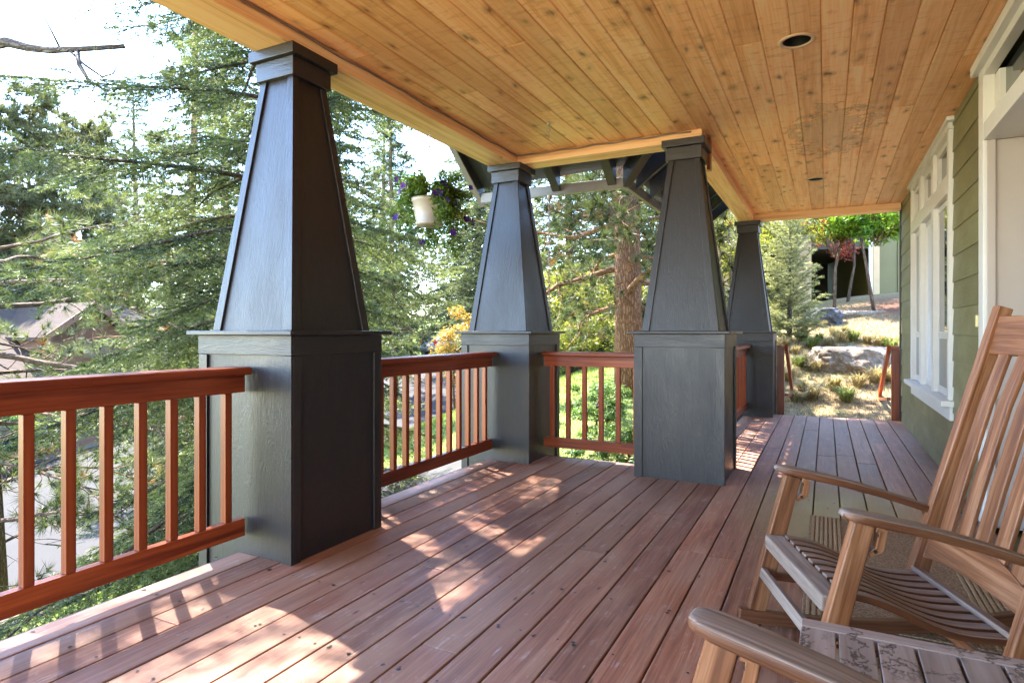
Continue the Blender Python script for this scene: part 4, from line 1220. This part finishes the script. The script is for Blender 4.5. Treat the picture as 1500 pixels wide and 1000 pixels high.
tp = [(1170, 540, 'g'), (1185, 536, 'd'), (1195, 545, 'd'), (1160, 548, 'd'), (1176, 575, 'g'), (1190, 585, 'd'), (1240, 590, 'g'), (1222, 572, 'd'), (1165, 520, 'g'), (1190, 512, 'g'),
      (1215, 508, 'g'), (1232, 502, 'g'), (1250, 500, 'g'), (1270, 505, 'g'), (1290, 508, 'g'), (1305, 512, 'g'), (1240, 490, 'g'), (1222, 492, 'g'), (1200, 500, 'g'), (1150, 512, 'g'), (1282, 562, 'd'), (1300, 560, 'd'), (1258, 566, 'd'),
      (1205, 480, 'g'), (1175, 500, 'g'), (1155, 560, 'd'), (1165, 590, 'd'), (1310, 530, 'g')]
protos = []
for k in range(3):
    V, T = tuft_mesh(200 + k); protos.append((V, T))
words = ['by the farthest column', 'near the boulder', 'in front of the dark rock', 'on the straw slope', 'under the juniper', 'below the olive building', 'by the house corner', 'in the middle of the slope']
def hit(u, v):
    lo, hi = 4.0, 30.0
    for D in np.arange(8.5, 26, .1):
        x, y = at(u, D)
        if EYE - (v - 486) / F * D < gz(x, y): return x, y, D
    return (*at(u, 14), 14)
gp = []
for k in range(3):
    V, T = protos[k]
    gp.append(None)
for i, (u, v, kd) in enumerate(tp):
    x_, y_, D = hit(u, v)
    k = i % 3
    lab = ('green and straw grass tuft on the dry slope' if kd == 'g' else 'dry straw grass tuft on the slope')
    if gp[k] is None:
        o = np_mesh('grass_tuft', protos[k][0], 4, M['tuft'], None, protos[k][1]); gp[k] = o
    else:
        o = gp[k].copy(); COL.objects.link(o)
    o.location = (x_, y_, gz(x_, y_)); o.rotation_euler = (0, 0, random.uniform(0, 6.28))
    s_ = random.uniform(.55, .95); o.scale = (s_ * 1.2, s_ * 1.2, s_ * (1 if kd == 'd' else .9))
    tag(o, lab, 'grass tuft', 'dry straw grass tufts' if kd == 'd' else 'green and straw grass tufts')
    if kd == 'd':
        o.material_slots[0].link = 'OBJECT'; o.material_slots[0].material = M['straw']

# --- rocks
def rock(name, lab, loc, sc, mat, seed, rz=0):
    bm = bmesh.new(); bmesh.ops.create_icosphere(bm, subdivisions=5, radius=1)
    for v in bm.verts:
        p = v.co.copy(); off = Vector((seed * 3.1, seed * 1.7, 0))
        d = 1 + .28 * mnoise.noise(p * 1.3 + off) + .16 * mnoise.noise(p * 3.1 + off) + .07 * mnoise.noise(p * 7 + off) + .03 * mnoise.noise(p * 17 + off)
        q = p * d
        q.z = min(q.z, .62 + .12 * mnoise.noise(p * 2 + off) + .05 * mnoise.noise(p * 9 + off))
        v.co = Vector((q.x * sc[0], q.y * sc[1], q.z * sc[2]))
    me = bpy.data.meshes.new(name); bm.to_mesh(me); bm.free()
    me.polygons.foreach_set('use_smooth', [True] * len(me.polygons)); me.materials.append(mat)
    o = bpy.data.objects.new(name, me); COL.objects.link(o); o.location = loc; o.rotation_euler = (0, 0, rz)
    return tag(o, lab, 'rock')
x_, y_, D = hit(1250, 545)
rock('boulder', 'large flat topped pale boulder on the dry slope', (x_, y_ + .25, gz(x_, y_) + .10), (.66, .45, .40), M['rock'], 2, TH - .1)
x_, y_, D = hit(1207, 474)
rock('boulder', 'dark basalt rock beside the silver juniper', (x_, y_, gz(x_, y_) + .12), (.36, .3, .32), M['darkrock'], 5)
x_, y_, D = hit(1250, 462)
rock('boulder', 'long low rock edge below the red maple', (x_, y_, gz(x_, y_) - .02), (1.0, .25, .16), M['rock'], 8, TH)

# --- olive board building at the end of the slope
bx, by = at(1284, 16.2); bz = gz(bx, by)
nb = thing('neighbour_building', 'olive board and batten building with dark open undercroft above the slope', 'building', (bx, by, bz), TH * .55)
mb = MB(); mb.box(.06, 5.0, 0, 5, -.5, 4.6, 2)
for k in range(9): mb.box(.5 + k * .5, .55 + k * .5, -.03, -.002, -.4, 4.6, 2)
mb.build('board_wall', M['olive_wall'], nb)
mb = MB(); mb.box(-.10, .055, -.06, .10, -.5, 4.6, 2); mb.build('corner_post', M['tan'], nb, .004)
mb = MB(); mb.tube([(-.16, -.05, 4.6), (-.16, -.05, .25), (-.20, -.18, .02)], [.05, .05, .05], 8); mb.build('downspout', M['downspout'], nb, smooth=True)
mb = MB(); mb.box(-3.2, -.11, 0, 5, 1.22, 4.6, 0); mb.box(-4.5, -.11, 4.0, 4.2, -1, 1.22); mb.build('undercroft', M['dark'], nb)
mb = MB(); mb.box(-1.95, -1.60, -.05, .3, -.8, 1.6, 2); mb.box(-4.2, -3.25, 0, 5, -.5, 4.6, 2); mb.build('pillar', M['tan'], nb, .004)
mb = MB()
for k in range(3): mb.box(-2.6 + k * .9, -2.3 + k * .9, -.04, -.002, 1.9, 4.2, 2)
mb.build('window', M['white'], nb, .004)

# --- house across the road
nh = thing('neighbour_house', 'low beige house with brown shingle roof across the road', 'house', (-26.7, 0, 0))
mb = MB()
z = -4.6
while z < -2.46:
    mb.hexa([(-.025, 9.8, z), (.2, 9.8, z), (.2, 30, z), (-.025, 30, z), (-.0, 9.8, z + .15), (.2, 9.8, z + .15), (.2, 30, z + .15), (-.0, 30, z + .15)][0:8], 1); z += .15
o = mb.build('skirt_wall', M['beige'], nh); o.rotation_euler = (0, 0, 0); o.scale = (-1, 1, 1)
mb = MB(); mb.box(-.3, .05, 13.6, 30, -2.46, -2.12, 1); mb.build('deck_fascia', M['brown'], nh)
mb = MB(); mb.box(-.05, .03, 13.6, 30, -1.2, -1.12, 1); mb.box(-.05, .03, 13.6, 30, -2.02, -1.96, 1)
for k in range(9): mb.box(-.07, .05, 13.7 + k * 1.8, 13.82 + k * 1.8, -2.12, -1.05, 2)
mb.build('deck_railing', M['orange_wood'], nh)
mb = MB()
for k in range(120): mb.box(-.02, .0, 13.8 + k * .13, 13.83 + k * .13, -1.96, -1.2, 2)
mb.build('railing_bars', M['black'], nh)
mb = MB(); mb.box(-9, -2.6, 8.5, 30, -4.6, -.3, 1); mb.build('wall', M['beige'], nh)
mb = MB()
mb.add([(-.2, 7.5, -.75), (-.2, 31, -.75), (-7, 31, 2.5), (-7, 7.5, 2.5), (-13, 31, -.75), (-13, 7.5, -.75),
        (-.2, 7.5, -.95), (-.2, 31, -.95), (-7, 31, 2.3), (-7, 7.5, 2.3), (-13, 31, -.95), (-13, 7.5, -.95)],
       [(0, 1, 2, 3), (3, 2, 4, 5), (7, 6, 9, 8), (8, 9, 11, 10), (6, 7, 1, 0), (10, 11, 5, 4), (0, 3, 9, 6), (3, 5, 11, 9), (2, 1, 7, 8), (4, 2, 8, 10)])
mb.build('roof', M['shingle'], nh)
yc = 15.0
mb = MB()
mb.add([(-.6, yc - 1.9, .75), (-.6, yc, 2.2), (-.6, yc + 1.9, .75), (-7, yc - 1.9, .75), (-7, yc, 2.2), (-7, yc + 1.9, .75),
        (-.6, yc - 1.9, .88), (-.6, yc, 2.36), (-.6, yc + 1.9, .88), (-7, yc - 1.9, .88), (-7, yc, 2.36), (-7, yc + 1.9, .88)],
       [(0, 1, 4, 3), (1, 2, 5, 4), (6, 9, 10, 7), (7, 10, 11, 8), (0, 6, 7, 1), (1, 7, 8, 2), (0, 3, 9, 6), (2, 8, 11, 5), (3, 4, 10, 9), (4, 5, 11, 10)])
mb.build('gable_roof', M['shingle'], nh)
mb = MB(); mb.bar((-.55, yc - 1.95, .78), (-.55, yc, 2.26), .08, .22, (0, 0, 1)); mb.bar((-.55, yc + 1.95, .78), (-.55, yc, 2.26), .08, .22, (0, 0, 1))
mb.bar((-.62, yc - .9, .3), (-.62, yc - .25, 1.5), .1, .12); mb.build('barge_board', M['brown'], nh)
mb = MB(); mb.add([(-1.1, yc - 1.6, -.6), (-1.1, yc + 1.6, -.6), (-1.1, yc + 1.6, .9), (-1.1, yc, 2.1), (-1.1, yc - 1.6, .9)], [(0, 1, 2, 3, 4)])
mb.box(-6, -1.11, yc - 1.6, yc + 1.6, -.6, .9); mb.build('gable_wall', M['brown'], nh)
mb = MB(); mb.box(-1.09, -1.02, yc - .2, yc + 1.1, .0, .75); mb.build('window', M['beige'], nh)
fn = thing('cedar_fence', 'orange cedar board fence across the road, behind round bush', 'fence', (0, 0, 0))
mb = MB(); y = 6.0
while y < 12.4:
    z0 = float(road_z(y)) + .05; mb.box(-26.0 - .02, -26.0, y, y + .14, z0, z0 + .95 + random.uniform(-.02, .02), 2); y += .15
mb.build('board_panel', M['orange_wood'], fn)
mb = MB()
for y in (7.2, 9.2, 11.2): z0 = float(road_z(y)); mb.box(-26.14, -26.03, y, y + .1, z0 - .2, z0 + 1.0, 2)
mb.build('post', M['orange_wood'], fn)
# posts by the van
x_, y_ = at(592, 47); 
fg = thing('cedar_fence', 'short orange fence section left of the parked van', 'fence', (x_, y_, gz(x_, y_)), TH)
mb = MB()
for k in range(5): mb.box(-.9 + k * .32, -.62 + k * .32, -.02, .02, 0, 2.2, 2)
mb.build('board_panel', M['orange_wood'], fg)
x_, y_ = at(566, 55)
gh = thing('garage', 'pale building with tan posts far behind the slim pine', 'building', (x_, y_, gz(x_, y_)), TH)
mb = MB(); mb.box(-5, .6, 0, 6, -1, 3.4, 0); mb.build('wall', M['beige'], gh)
mb = MB(); mb.box(-.4, -.15, -.06, -.003, -1, 3.4, 2); mb.box(.35, .6, -.06, -.003, -1, 3.4, 2); mb.box(-5, .6, -.06, -.003, 3.41, 3.7); mb.build('trim_post', M['downspout'], gh)
mb = MB(); mb.add([(-5.4, -.6, 3.5), (1, -.6, 3.5), (1, 3, 5.2), (-5.4, 3, 5.2), (1, 6.6, 3.5), (-5.4, 6.6, 3.5)], [(0, 1, 2, 3), (3, 2, 4, 5), (0, 3, 5), (1, 4, 2), (0, 5, 4, 1)]); mb.build('roof', M['shingle'], gh)

# --- parked van
vx, vy = at(627, 43)
van = thing('parked_van', 'silver van parked uphill beyond the railing, seen from behind', 'van', (vx, vy, EYE - 36 / F * 43), -R(12))
def hull(name, secs, mat, bevel=.06, m2=None):
    mb = MB(); n = len(secs[0]); V = [p for s_ in secs for p in s_]
    fs = [(i * n + k, i * n + (k + 1) % n, (i + 1) * n + (k + 1) % n, (i + 1) * n + k) for i in range(len(secs) - 1) for k in range(n)]
    fs += [tuple(range(n - 1, -1, -1)), tuple(range((len(secs) - 1) * n, len(secs) * n))]
    mb.add(V, fs); return mb.build(name, mat, van, bevel, True, 3)
def sec(y, w0, w1, z0, z1): return [(-w0, y, z0), (w0, y, z0), (w0 * 1.02, y, (z0 + z1) / 2), (w1, y, z1), (-w1, y, z1), (-w0 * 1.02, y, (z0 + z1) / 2)]
hull('body', [sec(0, .88, .90, .42, .98), sec(.12, .93, .93, .32, 1.02), sec(1.2, .95, .94, .30, 1.02), sec(3.3, .95, .93, .30, 1.0), sec(4.3, .90, .86, .32, .86), sec(4.75, .78, .70, .42, .72)], M['silver'])
hull('cabin', [sec(.06, .90, .70, 1.0, 1.15), sec(.30, .90, .70, 1.0, 1.70), sec(.6, .90, .72, 1.0, 1.77), sec(2.6, .90, .72, 1.0, 1.77), sec(3.6, .88, .66, .98, 1.2)], M['silver'])
mb = MB(); mb.hexa([(-.72, .02, 1.10), (.72, .02, 1.10), (.72, .10, 1.10), (-.72, .10, 1.10), (-.60, .20, 1.62), (.60, .20, 1.62), (.60, .28, 1.62), (-.60, .28, 1.62)]); mb.build('rear_window', M['carglass'], van)
for sx in (-1, 1):
    for (a, b) in ((.55, 1.45), (1.58, 2.4), (2.52, 3.15)):
        mb = MB(); o1, o2 = .885 * sx, .765 * sx
        P = [(o1 - .02, a, 1.08), (o1 + .02, a, 1.08), (o1 + .02, b, 1.08), (o1 - .02, b, 1.08), (o2 - .02, a + .05, 1.60), (o2 + .02, a + .05, 1.60), (o2 + .02, b - .05, 1.60), (o2 - .02, b - .05, 1.60)]
        mb.hexa(P); mb.build('side_window', M['carglass'], van)
    mb = MB(); mb.box(.72 * sx - .14, .72 * sx + .14, -.03, .08, .78, 1.12); mb.build('tail_light', M['red_lens'], van, .02)
    for wy in (.85, 3.75):
        mb = MB(); mb.tube([(sx * .76, wy, .34), (sx * .80, wy, .34), (sx * .95, wy, .34), (sx * .97, wy, .34)], [.30, .34, .34, .30], 24); wh = mb.build('wheel', M['tyre'], van, smooth=False)
        mb = MB(); mb.tube([(sx * .96, wy, .34), (sx * .985, wy, .34)], [.21, .17], 16); mb.build('rim', M['steel'], wh)
mb = MB(); mb.box(-.92, .92, -.10, .10, .40, .62, 0); mb.build('bumper', M['steel'], van, .04)
mb = MB(); mb.box(-.26, .26, -.045, -.01, .74, .88); mb.build('number_plate', M['plate'], van)
mb = MB(); mb.box(-.62, -.58, .6, 2.5, 1.80, 1.85, 1); mb.box(.58, .62, .6, 2.5, 1.80, 1.85, 1); mb.build('roof_rack', M['black'], van, .01)

# ------------------------------------------------------------------ rocking chairs
LEAN = R(14.5)
def rocking_chair(label, loc, rz):
    """x backwards, y sideways; modelled square, then tipped back about the rocker contact"""
    t = thing('rocking_chair', label, 'rocking chair', loc, rz, 'wooden rocking chairs')
    ca, sa = math.cos(LEAN), math.sin(LEAN)
    def tp(x, y, z):     # tip back: pivot at (.30, 0)
        dx, dz = x - .30, z
        return (.30 + dx * ca + dz * sa, y, dz * ca - dx * sa)
    A0 = .0
    def P(*pts): return [tp(*p) for p in pts]
    Wd = .285
    # anchor so that the front top of the arms lands at x=0,z=.60
    fx_, _, fz_ = tp(.0, 0, .545)
    ox, oz = -fx_, .60 - fz_
    old = tp
    def tp(x, y, z):
        q = old(x, y, z); return (q[0] + ox, q[1], q[2] + oz)
    def P(*pts): return [tp(*p) for p in pts]
    upv = Vector(tp(0, 0, 1)) - Vector(tp(0, 0, 0)); bk = Vector(tp(1, 0, 0)) - Vector(tp(0, 0, 0))
    sd = Vector((0, 1, 0))
    for s in (-1, 1):
        y = s * Wd
        # arm: rounded front, gently narrowing to the back post
        xs_ = [-.030, -.024, -.008, .02, .08, .2, .34, .46, .56]; ws = [.030, .052, .074, .086, .088, .080, .068, .058, .050]
        hs_ = [.012, .019, .023, .025, .026, .026, .026, .026, .026]
        mb = MB(); mb.sweep(P(*[(a, y + s * .004 * (1 - a * 2), .532 + .012 * math.sin(a * 6)) for a in xs_]), ws, hs_, upv, side=1); mb.build('arm', [M['teak_grey'], M['teak_dark']], t, .006, True, 3)
        mb = MB(); mb.sweep(P((.035, y, -.005), (.035, y, .3), (.035, y, .518)), [.036] * 3, [.062, .060, .056], bk); mb.build('front_leg', M['teak'], t, .004)
        mb = MB(); mb.sweep(P((.068, y, .515), (.088, y, .512), (.092, y, .46), (.072, y, .435)), [.022, .024, .024, .018], [.03, .03, .026, .012], sd, tint=.8); o = mb.build('arm_bracket', M['teak'], t, .003)
        for zz in (.497, .452):
            mb = MB(); c0 = tp(.082, y - .0105, zz); mb.tube([Vector(c0), Vector(c0) + Vector((0, -.0035, 0))], [.0055, .0055], 10); mb.build('screw_hole', M['black'], o)
        # back post, one piece, raked a little more than the legs
        mb = MB(); mb.sweep(P((.53, y * .93, .13), (.532, y * .93, .30), (.540, y * .93, .56), (.572, y * .93, 1.30)), [.036] * 4, [.060, .062, .060, .050], bk); mb.build('back_post', M['teak'], t, .004)
        # rocker
        n = 15; xs_ = np.linspace(-.17, .80, n)
        mb = MB(); mb.sweep([(a, y * .965, .024 + .16 * (a - .22) ** 2) for a in xs_], [.034] * n, [.048] * n, (0, 0, 1)); mb.build('rocker', M['teak_dark'], t, .005)
        for zz in (.20,):
            mb = MB(); mb.bar(tp(.06, y * .97, zz - .06), tp(.52, y * .93, zz + .03), .022, .030, upv); mb.build('side_stretcher', M['teak_dark'], t, .003)
    mb = MB(); mb.sweep(P((.026, -Wd + .02, .268), (.026, Wd - .02, .268)), [.066] * 2, [.050] * 2, (0, 0, 1)); mb.build('front_rail', M['teak_grey'], t, .008, seg=3)
    mb = MB(); mb.bar(tp(.018, -Wd + .02, .145), tp(.018, Wd - .02, .145), .022, .036, upv); mb.build('front_stretcher', M['teak_grey'], t, .003)
    mb = MB(); mb.bar(tp(.52, -Wd * .9, .20), tp(.52, Wd * .9, .20), .022, .030, upv); mb.build('rear_stretcher', M['teak'], t, .003)
    # seat slats run front to back, dished
    nsl = 9
    def seat_z(a): return .282 + .018 * math.sin((a - .02) / .50 * math.pi * 2 + .35) + .012 * (a / .5)
    for i in range(nsl):
        y = -Wd + .052 + i * (2 * Wd - .104) / (nsl - 1)
        xs_ = np.linspace(.052, .525, 14)
        mb = MB(); mb.sweep(P(*[(a, y, seat_z(a)) for a in xs_]), [.039] * 14, [.020] * 14, upv, tint=.3 + .5 * random.random(), side=1); mb.build('seat_slat', [M['teak_grey'], M['teak_dark']], t, .003)
    mb = MB(); mb.bar(tp(.520, -Wd + .03, seat_z(.50) + .020), tp(.520, Wd - .03, seat_z(.50) + .020), .040, .016, upv); mb.build('seat_rear_strip', M['teak_grey'], t, .003)
    # lower back rail with arched top
    W2 = Wd * .93 - .016
    n = 17; V = []; Gs = []
    for i in range(n):
        yy = -W2 + 2 * W2 * i / (n - 1); q = 1 - (yy / W2) ** 2
        for (xx, zz) in ((.528, .365 + .02 * q), (.528, .435 + .060 * q), (.552, .435 + .060 * q), (.552, .365 + .02 * q)):
            V.append(tp(xx, yy, zz)); Gs.append((yy, xx + 3, zz))
    Fs = [(i * 4 + k, i * 4 + (k + 1) % 4, i * 4 + 4 + (k + 1) % 4, i * 4 + 4 + k) for i in range(n - 1) for k in range(4)] + [(0, 1, 2, 3), (n * 4 - 1, n * 4 - 2, n * 4 - 3, n * 4 - 4)]
    mb = MB(); mb.add(V, Fs, Gs, 0, .95); mb.build('lower_back_rail', M['teak'], t, .004)
    mb = MB(); mb.sweep(P((.566, -W2, 1.195), (.578, 0, 1.195), (.566, W2, 1.195)), [.022] * 3, [.14] * 3, upv, tint=.75); mb.build('top_back_rail', M['teak'], t, .005)
    for i in range(5):
        y = -W2 + .068 + i * (2 * W2 - .136) / 4
        q = 1 - (y / W2) ** 2
        mb = MB(); mb.sweep(P((.540, y, .43 + .05 * q), (.543, y, .68), (.553, y, .95), (.565 + .010 * q, y, 1.135)), [.060, .060, .057, .050], [.015] * 4, bk, tint=.4 + .6 * random.random()); mb.build('back_slat', M['teak'], t, .003)
    return t
rocking_chair('wooden rocking chair standing on the rug edge, whole seat and tall slatted back visible', (-.036, 2.239, 0), R(20.9))
rocking_chair('rocking chair nearest the camera, only its rounded arm and front leg showing', (-.205, .835, 0), R(-4))

# slatted side table between them
tb = thing('side_table', 'weathered grey slatted side table between the rocking chairs', 'table', (-.05, 1.165, 0))
TZ = .45; TW, TDp = .50, .385
for q_ in (TDp - .042, 0):
    mb = MB(); mb.box(0, TW, q_, q_ + .042, TZ - .022, TZ, 0); mb.build('end_slat', M['table'], tb, .003)
mb = MB()
n = 7; pw = TW / n
for i in range(n): mb.box(i * pw + (.003 if i else 0), (i + 1) * pw - (.003 if i < n - 1 else 0), .0435, TDp - .0435, TZ - .021, TZ - .001, 1)
mb.build('top_slat', M['table'], tb, .002)
mb = MB(); mb.box(.03, TW - .03, TDp - .07, TDp - .05, TZ - .085, TZ - .0225, 0); mb.box(.03, TW - .03, .05, .07, TZ - .085, TZ - .0225, 0); mb.build('apron', M['table'], tb, .002)
for a in (.03, TW - .065):
    for b in (.035, TDp - .07):
        mb = MB(); mb.box(a, a + .035, b, b + .035, 0, TZ - .0225, 2); mb.build('leg', M['teak'], tb, .003)

# rug
rg = thing('door_rug', 'woven brown rug with ribbed ends lying before the front door', 'rug', (0, 0, 0))
mb = MB(); mb.box(-.085, .70, 2.62, 4.075, .002, .010, 1, tint=0)
mb.build('weave', M['rug'], rg, .003)
mb = MB()
for (a, b) in ((-.075, .075), (.52, .69)):
    n = 7 if a < 0 else 8
    for i in range(n):
        xx = a + (b - a) * (i + .5) / n; mb.box(xx - .007, xx + .007, 2.63, 4.066, .0105, .0145, 1, tint=.9 if i % 2 else .6)
for i in range(20):
    xx = .10 + i * .021; mb.box(xx, xx + .008, 4.045, 4.068, .0105, .0140, 1, tint=.8)
mb.build('rib', M['rug'], rg, .002)

# extension cord at the wall foot
g = np.random.default_rng(3); pts = []
for i in range(40):
    q = i / 39; pts.append((.72 + .05 * math.sin(q * 11), 5.0 - .9 * q + .07 * math.sin(q * 17), .012 + .012 * abs(math.sin(q * 9))))
mb = MB(); mb.tube(pts, [.004] * 40, 6)
tag(mb.build('extension_cord', M['black'], None, smooth=True), 'tangled black cord on deck at the foot of siding', 'cord')

# hanging flower basket
hx, hy = -2.62, 3.78
bk_ = thing('hanging_basket', 'hanging plastic flower pot with trailing violet petunias under the beam', 'flower basket', (hx, hy, 0), 0)
PZ = 1.885
mb = MB(); mb.lathe([(.0001, PZ), (.095, PZ), (.103, PZ + .010), (.103, PZ + .018), (.097, PZ + .022), (.112, PZ + .10), (.124, PZ + .170), (.132, PZ + .175), (.132, PZ + .20), (.121, PZ + .20), (.116, PZ + .16), (.0001, PZ + .16)], (0, 0, 0), 40)
mb.build('pot', M['pot'], bk_, smooth=True)
mb = MB()
for k in range(3):
    a = k * 2.1 + .4; mb.tube([(.115 * math.cos(a), .115 * math.sin(a), PZ + .21), (.06 * math.cos(a), .06 * math.sin(a), PZ + .42), (0, 0, PZ + .60)], [.0035] * 3, 5)
mb.tube([(0, 0, PZ + .59), (.012, 0, PZ + .62), (0, 0, PZ + .645), (0, 0, ZB)], [.005] * 4, 6)
mb.build('hanger_wire', M['steel'], bk_)
g = np.random.default_rng(12); cs = []; rs = []
tr = MB()
rtv = np.array([CT, ST]); 
for k in range(150):
    a = g.uniform(0, 6.28); out = g.uniform(.12, .30); dz = g.uniform(-.42, .08) if g.random() < .75 else g.uniform(.0, .16)
    # trailing mostly to the right of the pot as seen from the porch, leaving the left front of it bare
    d = np.array([math.cos(a), math.sin(a)]); r_side = d @ rtv; toward = d @ np.array([ST, -CT])
    if toward > .2 and r_side < -.02 and dz < .02: dz = g.uniform(.05, .15); out *= .7
    if r_side < -.3: dz = max(dz, -.17)
    e = np.array([d[0] * (out + .05 * (dz < 0)), d[1] * (out + .05 * (dz < 0)), PZ + .20 + dz])
    m_ = np.array([d[0] * .11, d[1] * .11, PZ + .25])
    tr.tube([(d[0] * .04, d[1] * .04, PZ + .17), tuple(m_), tuple((m_ + e) / 2 + np.array([d[0] * .04, d[1] * .04, .0])), tuple(e)], [.002] * 4, 4, cap=False)
    for q in np.linspace(.25, 1, 4): cs.append(tuple(m_ * (1 - q) + e * q)); rs.append((.038, .038, .045))
tr.build('stem', M['bush'], bk_)
V, T = leaf_cloud(np.array(cs), np.array(rs), 9500, .019, g)
np_mesh('foliage', V, 4, M['petunia'], bk_, T)
def flower(nm, c, nrm, r, mat):
    nrm = Vector(nrm).normalized(); a = nrm.orthogonal().normalized(); b = nrm.cross(a); mb = MB()
    vs = [Vector(c) - nrm * r * .35]; n = 15
    for k in range(n):
        t_ = 2 * math.pi * k / n; rr = r * (1 + .16 * math.cos(5 * t_)); vs.append(Vector(c) + (a * math.cos(t_) + b * math.sin(t_)) * rr + nrm * .15 * r * math.cos(5 * t_))
    mb.add(vs, [(0, 1 + k, 1 + (k + 1) % n) for k in range(n)], None, 0, random.random())
    mb.build(nm, mat, bk_)
for k in range(46):
    c = np.array(cs[int(g.integers(0, len(cs)))]); d = np.array([c[0], c[1], 0]); d /= max(1e-6, np.linalg.norm(d))
    nr = d + np.array([ST * .7, -CT * .7, .2]) + g.normal(0, .3, 3)
    flower('blossom', c + d * .045 + g.normal(0, .015, 3), nr, g.uniform(.018, .030), M['violet'] if k % 23 else M['darkred'])
